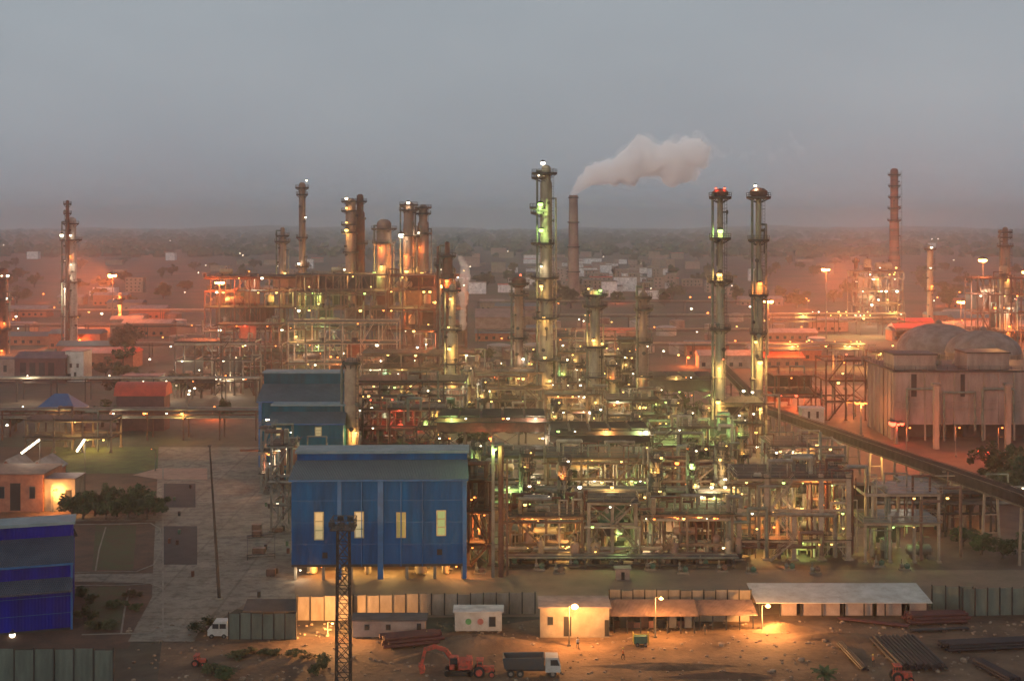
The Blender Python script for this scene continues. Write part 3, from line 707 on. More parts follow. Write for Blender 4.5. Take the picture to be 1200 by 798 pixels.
# ============================================================ fences
SHEETG = mat('grey green sheet fence', (0.17, 0.20, 0.16), 0.6, 0.1, (0.10, 0.12, 0.10), 0.5, ribs=1.9, streak=(1, 1, 0.3))
SHEETP = mat('pale dusty sheet fence', (0.35, 0.30, 0.24), 0.7, 0.1, (0.22, 0.18, 0.14), 0.5, ribs=1.9, streak=(1, 1, 0.3))
def fence(label, pxa, pya, pxb, pyb, hpx, m, n, pm_=STEELD, group=None):
    A = gp(pxa, pya); B = gp(pxb, pyb); h = hpx*((A[1]+B[1])/2)/F
    t = thing('sheet_fence', label, 'fence', ((A[0]+B[0])/2, (A[1]+B[1])/2, 0), group)
    rr = random.Random(int(pxa+pxb))
    for k in range(n):
        f0, f1 = k/n, (k+1)/n
        p = [A[0]+(B[0]-A[0])*f0+0.1, A[1]+(B[1]-A[1])*f0, 0]; q = [A[0]+(B[0]-A[0])*f1-0.1, A[1]+(B[1]-A[1])*f1, 0]
        hh = h*rr.uniform(0.95, 1.02); d = rr.uniform(-0.06, 0.06)
        b_ = MB(); b_.add([(p[0], p[1]+d, 0.05), (q[0], q[1]+d, 0.05), (q[0], q[1]+d, hh), (p[0], p[1]+d, hh), (p[0], p[1]+d+0.05, 0.05), (q[0], q[1]+d+0.05, 0.05), (q[0], q[1]+d+0.05, hh), (p[0], p[1]+d+0.05, hh)],
            [(0,1,2,3), (7,6,5,4), (4,5,1,0), (3,2,6,7), (1,5,6,2), (4,0,3,7)]); b_.build('panel', m, t)
    for k in range(n+1):
        f = k/n; x, y = A[0]+(B[0]-A[0])*f, A[1]+(B[1]-A[1])*f
        MB().box(x-0.08, y-0.16, 0, x+0.08, y+0.12, h*1.04).build('post', pm_, t)
    return t
fence('grey green sheet fence closing the corner below the royal blue building', -30, 803, 133, 803, 43, SHEETG, 7)
fence('grey green sheet fence beside the small white van', 268, 749, 347, 749, 31, SHEETG, 6)
fence('tall sheet fence panels glowing orange below the blue building', 348, 727, 412, 727, 29, SHEETP, 4)
fence('long pale sheet fence running behind the portacabins', 414, 722, 627, 719, 25, SHEETP, 14)
fence('pale sheet fence running behind the brown open shed', 714, 716, 880, 716, 25, SHEETP, 12)
fence('short grey green sheet fence at the end of the long white roofed shed', 1092, 714, 1140, 716, 28, SHEETG, 3)
fence('dark green sheet fence beyond the heap of red pipes', 1128, 722, 1215, 720, 32, SHEETG, 6)

# ============================================================ lattice mast and leaning pole
def lattice_mast(label, px, Y, ytop, w_, m=STEELD, name='lattice_mast'):
    X = gx(px, Y); z = gz(ytop, Y); t = thing(name, label, 'mast', (X, Y, 0))
    h = w_/2
    for sx in (-1, 1):
        for sy in (-1, 1): MB().bar((X+sx*h, Y+sy*h, 0), (X+sx*h*0.8, Y+sy*h*0.8, z), 0.15).build('leg', m, t)
    n = int(z/ w_/1.0); b_ = MB()
    for k in range(n):
        za, zc = z*k/n, z*(k+1)/n; ha, hc = h*(1-0.2*k/n), h*(1-0.2*(k+1)/n)
        for (ax, ay), (bx, by) in (((-1,-1), (1,-1)), ((1,-1), (1,1)), ((1,1), (-1,1)), ((-1,1), (-1,-1))):
            b_.bar((X+ax*ha, Y+ay*ha, za), (X+bx*hc, Y+by*hc, zc), 0.09); b_.bar((X+bx*ha, Y+by*ha, za), (X+ax*hc, Y+ay*hc, zc), 0.09); b_.bar((X+ax*hc, Y+ay*hc, zc), (X+bx*hc, Y+by*hc, zc), 0.09)
    b_.build('lattice', m, t); return t, X, z
lm, X, z = lattice_mast('dark lattice floodlight mast with unlit lamp platform before the blue building', 402.5, 168, 619, 1.9)
MB().box(X-1.6, 166.4, z, X+1.6, 169.6, z+0.18).build('platform', STEELD, lm)
b_ = MB(); rails(b_, X-1.55, 166.45, X+1.55, 169.55, z+0.18, 0.08, 0.8); b_.build('railing', STEELD, lm)
for k, (dx, dy) in enumerate(((-1.3, -1.7), (0, -1.8), (1.3, -1.7), (-0.6, 1.7), (0.7, 1.7))):
    b_ = MB(); b_.cbox(X+dx, 168+dy, z+0.6, 0.8, 0.35, 0.6); b_.tube((X+dx, 168+dy-0.18, z+0.9), (X+dx, 168+dy-0.24, z+0.9), 0.25, n=8); b_.bar((X+dx, 168+dy, z), (X+dx, 168+dy, z+0.7), 0.12); b_.build('floodlight', STEELD, lm)
A = gp(257, 702); t = thing('leaning_pole', 'thin dark leaning steel pole standing in the paved yard', 'pole', A)
zt = 25.5; MB().tube(A, (A[0]-1.7, A[1]+0.4, zt), 0.3, 0.14, n=8).build('shaft', STEELD, t); MB().cbox(A[0], A[1], 0, 1.1, 1.1, 0.3).build('base', CONC, t)
MB().cbox(A[0]-1.7, A[1]+0.4, zt, 0.5, 0.5, 0.3).build('cap', STEELD, t)

# ============================================================ site cabins and sheds
def cabin(label, px0, px1, pyb, hpx, depth, wallm, roofm, openings=(), name='site_cabin', cat='cabin', roofo=0.3, slope=0.0, rz=0.18, legs=0.25):
    Y = gy(pyb); X0, X1 = gx(px0, Y), gx(px1, Y); h = hpx*Y/F
    t = thing(name, label, cat, ((X0+X1)/2, Y+depth/2, 0))
    MB().box(X0, Y, legs, X1, Y+depth, h).build('wall', wallm, t)
    b_ = MB(); o = roofo
    b_.add([(X0-o, Y-o, h+0.003), (X1+o, Y-o, h+0.003), (X1+o, Y+depth+o, h+slope), (X0-o, Y+depth+o, h+slope), (X0-o, Y-o, h+rz), (X1+o, Y-o, h+rz), (X1+o, Y+depth+o, h+slope+rz), (X0-o, Y+depth+o, h+slope+rz)],
        [(0,3,2,1), (4,5,6,7), (0,1,5,4), (1,2,6,5), (2,3,7,6), (3,0,4,7)]); b_.build('roof', roofm, t)
    if legs:
        b_ = MB(); 
        for k in range(5): b_.cbox(X0+0.4+(X1-X0-0.8)*k/4, Y+0.4, 0, 0.4, 0.4, legs-0.003)
        b_.build('footing', CONC, t)
    for kind, p, pyt, pyb2, wpx in openings:
        x = gx(p, Y); za, zc = gz(pyb2, Y), gz(pyt, Y); w_ = wpx*Y/F; za = max(za, legs)
        fr = MB().box(x-w_/2, Y-0.07, za, x+w_/2, Y-0.004, zc).build(kind, STEELG if kind == 'window' else STEELD, t)
        g_ = MB().box(x-w_/2+0.07, Y-0.1, za+0.07, x+w_/2-0.07, Y-0.073, zc-0.07).build('pane' if kind == 'window' else 'door_leaf', GLASS if kind == 'window' else DARK, None, loc=t.location); g_.parent = fr; g_.location = (0, 0, 0)
    return t, X0, X1, Y, h
cabin('long pinkish site cabin with dark roof below the pale fence', 413, 498, 748, 21, 3.2, CONCP, mat('dark cabin roof', (0.09, 0.07, 0.065), 0.8), (('window', 430, 731, 738, 6), ('window', 455, 731, 738, 6), ('door', 491, 730, 746, 5)))
tw, X0_, X1_, Yw, hw = cabin('white portable cabin with square window and small coloured emblems', 533, 588, 741, 24, 3.0, WHITE, mat('pale cabin roof', (0.5, 0.48, 0.44), 0.7), (('window', 577, 722, 734, 8),))
for p, c, nm in ((549, (0.1, 0.28, 0.1), 'green emblem'), (563, (0.5, 0.16, 0.13), 'pink red emblem')):
    b_ = MB(); x = gx(p, Yw); z = gz(728, Yw); b_.tube((x, Yw-0.002, z), (x, Yw-0.05, z), 0.48, n=12); b_.tube((x, Yw-0.05, z), (x, Yw-0.08, z), 0.25, n=8); b_.build('emblem', mat(nm, c, 0.6), tw)
cabin('beige site hut with brown door behind the brightest yard lamp', 633, 714, 747, 35, 5.5, CREAM, mat('pinkish flat roof', (0.3, 0.22, 0.18), 0.8), (('door', 665, 722, 745, 9), ('window', 645, 722, 732, 7), ('door', 711, 726, 745, 5)), name='site_hut', cat='hut', legs=0.05)
# brown open shed with posts
def open_shed(label, px0, px1, pyb, pyt, depth, m, nposts=7, wallh=0.6, back=None):
    Y = gy(pyb); X0, X1 = gx(px0, Y), gx(px1, Y); h = gz(pyt, Y)
    t = thing('open_shed', label, 'shed', ((X0+X1)/2, Y+depth/2, 0))
    b_ = MB(); b_.add([(X0-.4, Y-.8, h-0.3), (X1+.4, Y-.8, h-0.3), (X1+.4, Y+depth, h+0.5), (X0-.4, Y+depth, h+0.5), (X0-.4, Y-.8, h-0.15), (X1+.4, Y-.8, h-0.15), (X1+.4, Y+depth, h+.65), (X0-.4, Y+depth, h+.65)],
        [(0,3,2,1), (4,5,6,7), (0,1,5,4), (1,2,6,5), (2,3,7,6), (3,0,4,7)]); b_.build('roof', m, t)
    for k in range(nposts): MB().cbox(X0+0.2+(X1-X0-0.4)*k/(nposts-1), Y, 0, 0.18, 0.18, h-0.25).build('post', STEELD, t)
    MB().box(X0, Y+depth-0.3, 0, X1, Y+depth-0.1, h).build('back_wall', back or CONCP, t)
    return t, X0, X1, Y, h
open_shed('low brown open fronted shed full of stacked stores', 718, 815, 742, 718, 5, mat('rusty brown sheeting', (0.2, 0.12, 0.09), 0.8, 0, (0.12, 0.07, 0.05), 0.5, ribs=1.5), back=STEELD)
open_shed('low open shed with orange lit back wall before the pale fence', 818, 884, 738, 717, 4.5, MATS['rusty brown sheeting'], 5, back=CREAM)
ls, X0, X1, Y, h = open_shed('long white roofed shed beside the glaring yard lamp', 888, 1088, 722, 703, 7.5, WHITE, 9, back=CONCP)
for p, w_ in ((925, 2.5), (963, 6), (1010, 5), (1045, 6), (1072, 4)):
    x = gx(p, Y); MB().box(x-w_/2, Y+0.4, 0, x+w_/2, Y+0.6, h-0.6).build('wall', CONCP, ls)
rr = random.Random(4)
for i, p in enumerate((724, 731, 740, 748, 757, 766, 776, 790, 800, 808)):
    Y = gy(740); x = gx(p, Y); hh = rr.uniform(0.8, 2.0)
    t = thing('storage_crate', 'crate stacked among stores inside the low brown open shed', 'crate', (x, Y+2.5, 0), 'stores inside the brown shed')
    cm = rr.choice([STEELR, DARK, CREAM, STEELD, BRICK])
    MB().cbox(x, Y+2.2, 0.12, 1.1, 1.2, hh).build('box', cm, t)
    b_ = MB(); 
    for d in (-0.4, 0.4): b_.cbox(x+d, Y+2.2, 0, 0.12, 1.25, 0.118)
    b_.cbox(x, Y+2.2, hh+0.125, 1.2, 1.3, 0.07); b_.build('pallet', STEELD, t)
# left yard: brick block, grey roofed sheds, lean-to
cabin('orange brick block with door beside the dark hedge trees', -40, 50, 600, 44, 12, BRICK, mat('rusty flat roof', (0.22, 0.12, 0.08), 0.85), (('door', 18, 566, 598, 12), ('window', 38, 570, 584, 7), ('window', 2, 570, 584, 7)), name='brick_block', cat='building', legs=0.02)
def gable(label, px0, px1, pyb, pye, pyr, depth, wallm, roofm, name='shed', cat='shed', axis='X', openings=()):
    Y = gy(pyb); X0, X1 = gx(px0, Y), gx(px1, Y); ze = gz(pye, Y); zr = gz(pyr, Y+depth/2)
    t = thing(name, label, cat, ((X0+X1)/2, Y+depth/2, 0))
    b_ = MB(); b_.box(X0, Y, 0, X1, Y+depth, ze)
    if axis == 'X':
        for x in (X0+0.02, X1-0.22): b_.add([(x, Y, ze), (x, Y+depth, ze), (x, Y+depth/2, zr-0.1), (x+0.2, Y, ze), (x+0.2, Y+depth, ze), (x+0.2, Y+depth/2, zr-0.1)], [(0,1,2), (5,4,3), (0,2,5,3), (2,1,4,5)])
        b_.build('wall', wallm, t)
        b_ = MB()
        for ya, yb in ((Y-0.5, Y+depth/2), (Y+depth+0.5, Y+depth/2)):
            b_.add([(X0-.4, ya, ze-.1), (X1+.4, ya, ze-.1), (X1+.4, yb, zr), (X0-.4, yb, zr), (X0-.4, ya, ze+.12), (X1+.4, ya, ze+.12), (X1+.4, yb, zr+.2), (X0-.4, yb, zr+.2)], [(0,3,2,1), (4,5,6,7), (0,1,5,4), (1,2,6,5), (2,3,7,6), (3,0,4,7)])
        b_.build('roof', roofm, t)
    else:
        xm = (X0+X1)/2
        for y in (Y+0.02, Y+depth-0.22): b_.add([(X0, y, ze), (X1, y, ze), (xm, y, zr-.1), (X0, y+.2, ze), (X1, y+.2, ze), (xm, y+.2, zr-.1)], [(0,1,2), (5,4,3), (0,2,5,3), (2,1,4,5)])
        b_.build('wall', wallm, t); b_ = MB()
        for xa in (X0-.5, X1+.5):
            b_.add([(xa, Y-.4, ze-.1), (xa, Y+depth+.4, ze-.1), (xm, Y+depth+.4, zr), (xm, Y-.4, zr), (xa, Y-.4, ze+.12), (xa, Y+depth+.4, ze+.12), (xm, Y+depth+.4, zr+.2), (xm, Y-.4, zr+.2)], [(0,3,2,1), (4,5,6,7), (0,1,5,4), (1,2,6,5), (2,3,7,6), (3,0,4,7)])
        b_.build('roof', roofm, t)
    for kind, p, pyt, pyb2, wpx in openings:
        x = gx(p, Y); za, zc = max(0.05, gz(pyb2, Y)), gz(pyt, Y); w_ = wpx*Y/F
        MB().box(x-w_/2, Y-0.08, za, x+w_/2, Y-0.004, zc).build(kind, GLASS if kind == 'window' else DARK, t)
    return t
GR2 = mat('weathered grey sheet roof', (0.28, 0.25, 0.24), 0.7, 0.1, (0.17, 0.14, 0.13), 0.4, ribs=1.3)
gable('small grey roofed shed behind the brick block, cut by the picture edge', -8, 22, 570, 555, 535, 10, BRICK, GR2, axis='Y')
gable('small grey roofed shed next to the two bright slanting lamps', 27, 60, 570, 553, 536, 10, BRICK, GR2, axis='Y')
gable('low dark shed roof behind the white van', 288, 345, 722, 716, 703, 6, STEELD, mat('dark felt roof', (0.07, 0.06, 0.055), 0.9), axis='X')
# ============================================================ vehicles and people
def wheel(t, x, y, r, w_=0.35):
    b_ = MB(); b_.tube((x, y-w_/2, r), (x, y+w_/2, r), r, n=16); o = b_.build('wheel', RUBBER, t)
    h = MB().tube((x, y-w_/2-0.02, r), (x, y-w_/2+0.1, r), r*0.5, n=10).build('rim', STEELG, None, loc=t.location); h.parent = o; h.location = (0, 0, 0)
def dump_truck(label, px0, px1, pyb):
    Y = gy(pyb); X0, X1 = gx(px0, Y), gx(px1, Y); L_ = X1-X0; w_ = 2.5
    t = thing('dump_truck', label, 'truck', ((X0+X1)/2, Y+1.25, 0))
    BODY = mat('dark blue tipper body', (0.03, 0.045, 0.055), 0.6, 0, (0.05, 0.045, 0.04), 0.8)
    b_ = MB()
    xa, xb = X0, X1-2.35
    b_.add([(xa, Y, 1.2), (xb, Y, 1.2), (xb, Y+w_, 1.2), (xa, Y+w_, 1.2), (xa-0.25, Y-0.05, 2.7), (xb+0.15, Y-0.05, 2.8), (xb+0.15, Y+w_+0.05, 2.8), (xa-0.25, Y+w_+0.05, 2.7),
            (xa-0.1, Y+0.12, 2.7), (xb, Y+0.12, 2.8), (xb, Y+w_-0.12, 2.8), (xa-0.1, Y+w_-0.12, 2.7), (xa+0.2, Y+0.2, 1.9), (xb-0.2, Y+0.2, 1.9), (xb-0.2, Y+w_-0.2, 1.9), (xa+0.2, Y+w_-0.2, 1.9)],
        [(0,3,2,1), (0,1,5,4), (1,2,6,5), (2,3,7,6), (3,0,4,7), (4,5,9,8), (5,6,10,9), (6,7,11,10), (7,4,8,11), (8,9,13,12), (9,10,14,13), (10,11,15,14), (11,8,12,15), (12,13,14,15)])
    for k in range(7): x = xa+0.3+(xb-xa-0.6)*k/6; b_.box(x-0.06, Y-0.14, 1.2, x+0.06, Y+0.02, 2.7)
    b_.build('tipper_body', BODY, t)
    MB().box(X0+0.2, Y+0.6, 0.75, X1-0.4, Y+1.9, 1.1).build('chassis', STEELD, t)
    b_ = MB(); c0, c1 = X1-2.1, X1
    b_.add([(c0, Y+0.02, 0.75), (c1, Y+0.02, 0.75), (c1, Y+w_-.02, 0.75), (c0, Y+w_-.02, 0.75), (c0, Y+.02, 2.75), (c1-0.35, Y+.08, 2.75), (c1-0.35, Y+w_-.08, 2.75), (c0, Y+w_-.02, 2.75), (c1, Y+.02, 1.75), (c1, Y+w_-.02, 1.75)],
        [(0,3,2,1), (0,1,8,5,4), (1,2,9,8), (8,9,6,5), (2,3,7,6,9), (3,0,4,7), (4,5,6,7)])
    b_.build('cab', WHITE, t)
    MB().add([(c0+0.7, Y-0.01, 1.7), (c1-0.15, Y-0.01, 1.7), (c1-0.45, Y+0.04, 2.5), (c0+0.7, Y-0.01, 2.5)], [(0,1,2,3)]).build('side_window', GLASS, t)
    MB().add([(c1+0.005, Y+0.2, 1.78), (c1+0.005, Y+w_-0.2, 1.78), (c1-0.3, Y+w_-0.25, 2.62), (c1-0.3, Y+0.25, 2.62)], [(0,1,2,3)]).build('windscreen', GLASS, t)
    MB().box(c1-0.05, Y+0.05, 0.5, c1+0.12, Y+w_-0.05, 0.85).build('bumper', STEELD, t)
    for y in (Y+0.35, Y+w_-0.35): MB().cbox(c1+0.03, y, 0.95, 0.1, 0.35, 0.22).build('headlight', STEELG, t)
    for x in (X0+0.9, X0+2.2, X1-1.1):
        for y in (Y+0.2, Y+w_-0.2): wheel(t, x, y, 0.52)
dump_truck('dark tipper truck with white cab parked on the churned earth', 591, 657, 794)
def van(label, px0, px1, pyb, m, name='white_van', cat='van', h=2.3):
    Y = gy(pyb); X0, X1 = gx(px0, Y), gx(px1, Y); w_ = 1.8
    t = thing(name, label, cat, ((X0+X1)/2, Y+0.9, 0))
    prof = [(X0, 0.4), (X1, 0.4), (X1, h*0.86), (X1-0.15, h), (X0+1.0, h), (X0+0.45, h*0.62), (X0+0.02, h*0.5)]
    n = len(prof); b_ = MB(); b_.add([(x, Y, z) for x, z in prof]+[(x, Y+w_, z) for x, z in prof], [tuple(range(n)), tuple(range(2*n-1, n-1, -1))]+[(k, k+n, (k+1) % n+n, (k+1) % n) for k in range(n)]); b_.build('body', m, t)
    for a, c in ((X0+0.75, X0+1.7), (X0+1.85, X1-0.3)): MB().box(a, Y-0.02, h*0.58, c, Y-0.004, h*0.86).build('side_window', GLASS, t)
    MB().add([(X0+0.42, Y+0.15, h*0.63), (X0+0.42, Y+w_-0.15, h*0.63), (X0+0.93, Y+w_-0.2, h*0.96), (X0+0.93, Y+0.2, h*0.96)], [(3,2,1,0)]).build('windscreen', GLASS, t)
    for x in (X0+0.65, X1-0.6):
        for y in (Y+0.05, Y+w_-0.05): wheel(t, x, y, 0.34, 0.22)
van('small white van parked at the corner of the grey green fence', 243, 267, 748, WHITE, h=2.6)
ORG = mat('red orange machine paint', (0.50, 0.055, 0.03), 0.75, 0, (0.13, 0.05, 0.03), 2.4)
# excavator: body at its cab end, boom arching the other way
Y = gy(789); s = Y/F
t = thing('excavator', 'red orange excavator with arched boom on the churned earth', 'excavator', (gx(535, Y), Y, 0))
xb = gx(538, Y)
for dy in (-1.1, 1.1):
    b_ = MB(); b_.box(xb-1.6, Y+dy-0.3, 0.15, xb+1.6, Y+dy+0.3, 0.75); b_.tube((xb-1.6, Y+dy-0.3, 0.45), (xb-1.6, Y+dy+0.3, 0.45), 0.42, n=10); b_.tube((xb+1.6, Y+dy-0.3, 0.45), (xb+1.6, Y+dy+0.3, 0.45), 0.42, n=10); b_.build('track', RUBBER, t)
b_ = MB(); b_.tube((xb, Y, 0.6), (xb, Y, 1.0), 0.8, n=12); b_.box(xb-0.6, Y-1.3, 1.0, xb+1.9, Y+1.3, 1.95); b_.box(xb+1.0, Y-1.25, 1.95, xb+1.8, Y+1.25, 2.25); b_.build('body', ORG, t)
cb = MB(); cb.box(xb-1.3, Y-1.3, 1.0, xb-0.05, Y-0.25, 2.75); cb.build('cab', ORG, t)
MB().box(xb-1.2, Y-1.33, 1.75, xb-0.2, Y-1.303, 2.6).build('cab_window', GLASS, t)
bm_ = [(xb-0.7, Y+0.2, 1.6), (xb-1.9, Y+0.2, 3.3), (xb-3.4, Y+0.2, 3.75), (xb-4.9, Y+0.2, 3.3)]
b_ = MB(); [b_.bar(p, q, 0.42, 0.55) for p, q in zip(bm_[:-1], bm_[1:])]; b_.build('boom', ORG, t)
MB().bar((xb-4.7, Y+0.2, 3.6), (xb-5.3, Y+0.2, 1.2), 0.36, 0.45).build('stick', ORG, t)
MB().bar((xb-1.1, Y-0.2, 1.5), (xb-2.3, Y-0.2, 3.1), 0.16).build('ram', STEELG, t)
b_ = MB(); b_.add([(xb-5.7, Y-.5, 1.3), (xb-4.9, Y-.5, 1.1), (xb-4.8, Y-.5, 0.3), (xb-5.4, Y-.5, 0.1), (xb-5.7, Y+.9, 1.3), (xb-4.9, Y+.9, 1.1), (xb-4.8, Y+.9, .3), (xb-5.4, Y+.9, .1)], [(0,1,2,3), (7,6,5,4), (0,4,5,1), (1,5,6,2), (2,6,7,3), (3,7,4,0)]); b_.build('bucket', ORG, t)
def tractor(label, px, pyb, sc=1.0):
    Y = gy(pyb); x = gx(px, Y); t = thing('tractor', label, 'tractor', (x, Y, 0))
    MB().box(x-0.2*sc, Y-0.4, 0.6*sc, x+1.2*sc, Y+0.4, 1.3*sc).build('bonnet', ORG, t)
    b_ = MB(); b_.box(x-1.0*sc, Y-0.6, 0.7*sc, x-0.2*sc, Y+0.6, 1.3*sc)
    for dx in (-0.95, -0.25):
        for dy in (-0.55, 0.55): b_.bar((x+dx*sc, Y+dy, 1.3*sc), (x+dx*sc, Y+dy, 2.1*sc), 0.08)
    b_.box(x-1.1*sc, Y-0.7, 2.1*sc, x-0.1*sc, Y+0.7, 2.2*sc); b_.build('cab', ORG, t)
    for dx, r in ((-0.7, 0.72), (0.9, 0.42)):
        for dy in (-0.75, 0.75):
            o = MB().tube((x+dx*sc, Y+dy-0.15, r*sc), (x+dx*sc, Y+dy+0.15, r*sc), r*sc, n=14).build('wheel', RUBBER, t)
            h = MB().tube((x+dx*sc, Y+dy-0.17, r*sc), (x+dx*sc, Y+dy+0.17, r*sc), r*sc*0.62, n=10).build('rim', ORG, None, loc=t.location); h.parent = o; h.location = (0,0,0)
tractor('small red tractor between the excavator and the tipper truck', 568, 792, 1.1)
tractor('red tractor at the foot of the dark bar stack', 1057, 799, 1.1)
tractor('small red machine standing alone on the earth near the bushes', 234, 779, 0.7)

# people
SKIN = mat('brown skin', (0.25, 0.13, 0.08), 0.6)
def person(label, px, py, shirt, trousers, hat=None, face=0.0, stride=0.25, arm=0.0, h=1.72):
    x, y, _ = gp(px, py)
    t_ = bpy.data.meshes.new('person')
    ca, sa = math.cos(face), math.sin(face)
    V = []; E = []; RD = []
    def a(p, r, par=None):
        V.append((p[0]*ca-p[1]*sa, p[0]*sa+p[1]*ca, p[2])); RD.append(r)
        if par is not None: E.append((par, len(V)-1))
        return len(V)-1
    k = h/1.75
    P = a((0, 0, 0.95*k), 0.15*k); sp = a((0, 0.0, 1.2*k), 0.14*k, P); ch = a((0, 0.0, 1.38*k), 0.17*k, sp); nk = a((0, 0.0, 1.5*k), 0.06*k, ch); hd = a((0, -0.01, 1.6*k), 0.095*k, nk); tp = a((0, 0, 1.7*k), 0.085*k, hd); a((0, -0.1*k, 1.62*k), 0.02*k, hd)
    for s in (-1, 1):
        f = stride*s
        hp = a((0.09*s*k, 0, 0.9*k), 0.1*k, P); kn = a((0.1*s*k, -f*0.6*k, 0.5*k), 0.065*k, hp); an = a((0.1*s*k, f*0.2*k-f*0.6*k, 0.09*k), 0.042*k, kn); a((0.11*s*k, f*0.2*k-f*0.6*k-0.16*k, 0.045*k), 0.04*k, an)
        sh = a((0.19*s*k, 0, 1.41*k), 0.065*k, ch); ar = arm if s > 0 else 0
        el = a((0.25*s*k, f*0.3*k-ar*0.12, (1.13+ar*0.1)*k), 0.045*k, sh); wr = a((0.27*s*k, f*0.4*k-0.08*k-ar*0.25, (0.88+ar*0.3)*k), 0.03*k, el); hn = a((0.27*s*k, f*0.4*k-0.1*k-ar*0.3, (0.82+ar*0.3)*k), 0.028*k, wr)
        for q in range(5):
            dx = (q-2)*0.018*k if q else -0.05*s*k; lz = (0.075, 0.085, 0.09, 0.085, 0.07)[q]*k
            m1 = a((0.27*s*k+dx, f*0.4*k-0.12*k-ar*0.32, (0.82+ar*0.3)*k-lz*0.6), 0.009*k, hn); a((0.27*s*k+dx*1.1, f*0.4*k-0.14*k-ar*0.34, (0.82+ar*0.3)*k-lz), 0.008*k, m1)
    t_.from_pydata(V, E, [])
    o = bpy.data.objects.new('person', t_); COL.objects.link(o)
    md = o.modifiers.new('skin', 'SKIN')
    for i, r in enumerate(RD): t_.skin_vertices[0].data[i].radius = (r, r*0.85)
    t_.skin_vertices[0].data[0].use_root = True
    o.modifiers.new('sub', 'SUBSURF').levels = 1
    dg = bpy.context.evaluated_depsgraph_get(); me = bpy.data.meshes.new_from_object(o.evaluated_get(dg)); o.modifiers.clear(); o.data = me
    me.materials.clear()
    for m in (SKIN, shirt, trousers, RUBBER): me.materials.append(m)
    for p in me.polygons:
        z = p.center.z/k; d = math.hypot(p.center.x, p.center.y)/k
        p.material_index = 0 if z > 1.49 or (z < 0.92 and d > 0.235 and z > 0.6 and abs(p.center.x*ca+p.center.y*sa) > 0.2*k) else (3 if z < 0.1 else (2 if z < 0.96 else 1)); p.use_smooth = True
    o.location = (x, y, 0.03); tag(o, label, 'person')
    b_ = MB(); 
    if hat: b_.lathe(0, 0, [(0.15*k, 1.68*k), (0.12*k, 1.70*k), (0.115*k, 1.76*k), (0.07*k, 1.82*k), (0.01, 1.83*k)], 10)
    else: b_.lathe(0, 0.015, [(0.1*k, 1.64*k), (0.108*k, 1.7*k), (0.07*k, 1.79*k), (0.01, 1.81*k)], 10)
    c_ = b_.build('helmet' if hat else 'hair', hat or RUBBER, None); c_.parent = o
    return o
WS = mat('white shirt cloth', (0.65, 0.62, 0.56), 0.9); BS = mat('blue work shirt', (0.04, 0.06, 0.18), 0.9); OS = mat('orange work vest', (0.5, 0.16, 0.05), 0.9); TR = mat('dark trousers', (0.04, 0.035, 0.03), 0.9); HY_ = mat('yellow helmet', (0.6, 0.42, 0.05), 0.4)
person('person in a white shirt standing below the brightest yard lamp', 677, 760, WS, TR, None, 0.4)
person('person in an orange vest walking on the earth beyond the tipper truck', 730, 773, OS, TR, HY_, 1.5, 0.35)
person('person in dark clothes standing near the orange lit shed wall', 826, 744, TR, TR, None, -0.5, 0.15)
person('person in blue work clothes standing at the door of the pinkish cabin', 500, 753, BS, TR, HY_, 2.0, 0.2, 0.6)
person('person in an orange vest standing between the bar stacks', 1023, 781, OS, TR, HY_, 0.8, 0.2, 0.5)
# stores on the earth
REDP = mat('red oxide pipe', (0.085, 0.022, 0.018), 0.7, 0, (0.045, 0.014, 0.013), 0.6)
BARD = mat('dark bar stock', (0.025, 0.018, 0.02), 0.6, 0.0, (0.012, 0.01, 0.012), 0.8)
def bar_stack(label, a, b_, width, n, r, m, group=None, layers=2, name='bar_stack', cat='bar stack', z0=0.25):
    A = Vector(gp(*a)); B = Vector(gp(*b_)); d = (B-A).normalized(); pn = Vector((-d.y, d.x, 0)); t = thing(name, label, cat, tuple((A+B)/2), group)
    q = MB(); rr = random.Random(int(a[0])); k = 0
    for l in range(layers):
        for i in range(n-l):
            o = pn*((i-(n-l-1)/2)*width/n); e = rr.uniform(-0.5, 0.5)
            MB().tube(A+o+d*e+Vector((0, 0, z0+r+l*r*1.75)), B+o+d*e+Vector((0, 0, z0+r+l*r*1.75)), r, n=7).build('bar' if 'bar' in name else 'pipe_length', m, t); k += 1
    for f in (0.12, 0.5, 0.88):
        q = MB(); c = A+(B-A)*f; q.bar(c-pn*width/2+Vector((0,0,z0/2)), c+pn*width/2+Vector((0,0,z0/2)), 0.25, z0); q.build('sleeper', STEELD, t)
bar_stack('wide slanting stack of dark steel bars on the tan earth', (1047, 752), (1082, 787), 7.2, 12, 0.24, BARD)
bar_stack('dark bar stack lying level behind the slanting ones', (1106, 762), (1215, 757), 3.0, 7, 0.2, BARD, layers=3)
bar_stack('narrow dark bar stack cut by the lower corner of the picture', (1146, 779), (1190, 802), 2.2, 5, 0.2, BARD)
bar_stack('thin dark bar bundle lying left of the wide slanting stack', (985, 757), (1014, 788), 1.2, 4, 0.15, BARD)
bar_stack('heap of red oxide pipes beside the dark green fence', (1064, 730), (1130, 728), 3.4, 6, 0.26, REDP, layers=3, name='pipe_stack', cat='pipe stack')
bar_stack('long thin red oxide pipes lying before the long white roofed shed', (985, 727), (1066, 736), 1.0, 4, 0.14, REDP, layers=1, name='pipe_stack', cat='pipe stack')
bar_stack('dark red pipe pile below the long pinkish cabin', (450, 758), (515, 752), 3.6, 7, 0.28, REDP, layers=3, name='pipe_stack', cat='pipe stack')
bar_stack('few dark pipes lying level near the black box lamps', (1068, 741), (1135, 738), 0.9, 4, 0.12, BARD, layers=1, name='pipe_stack', cat='pipe stack')
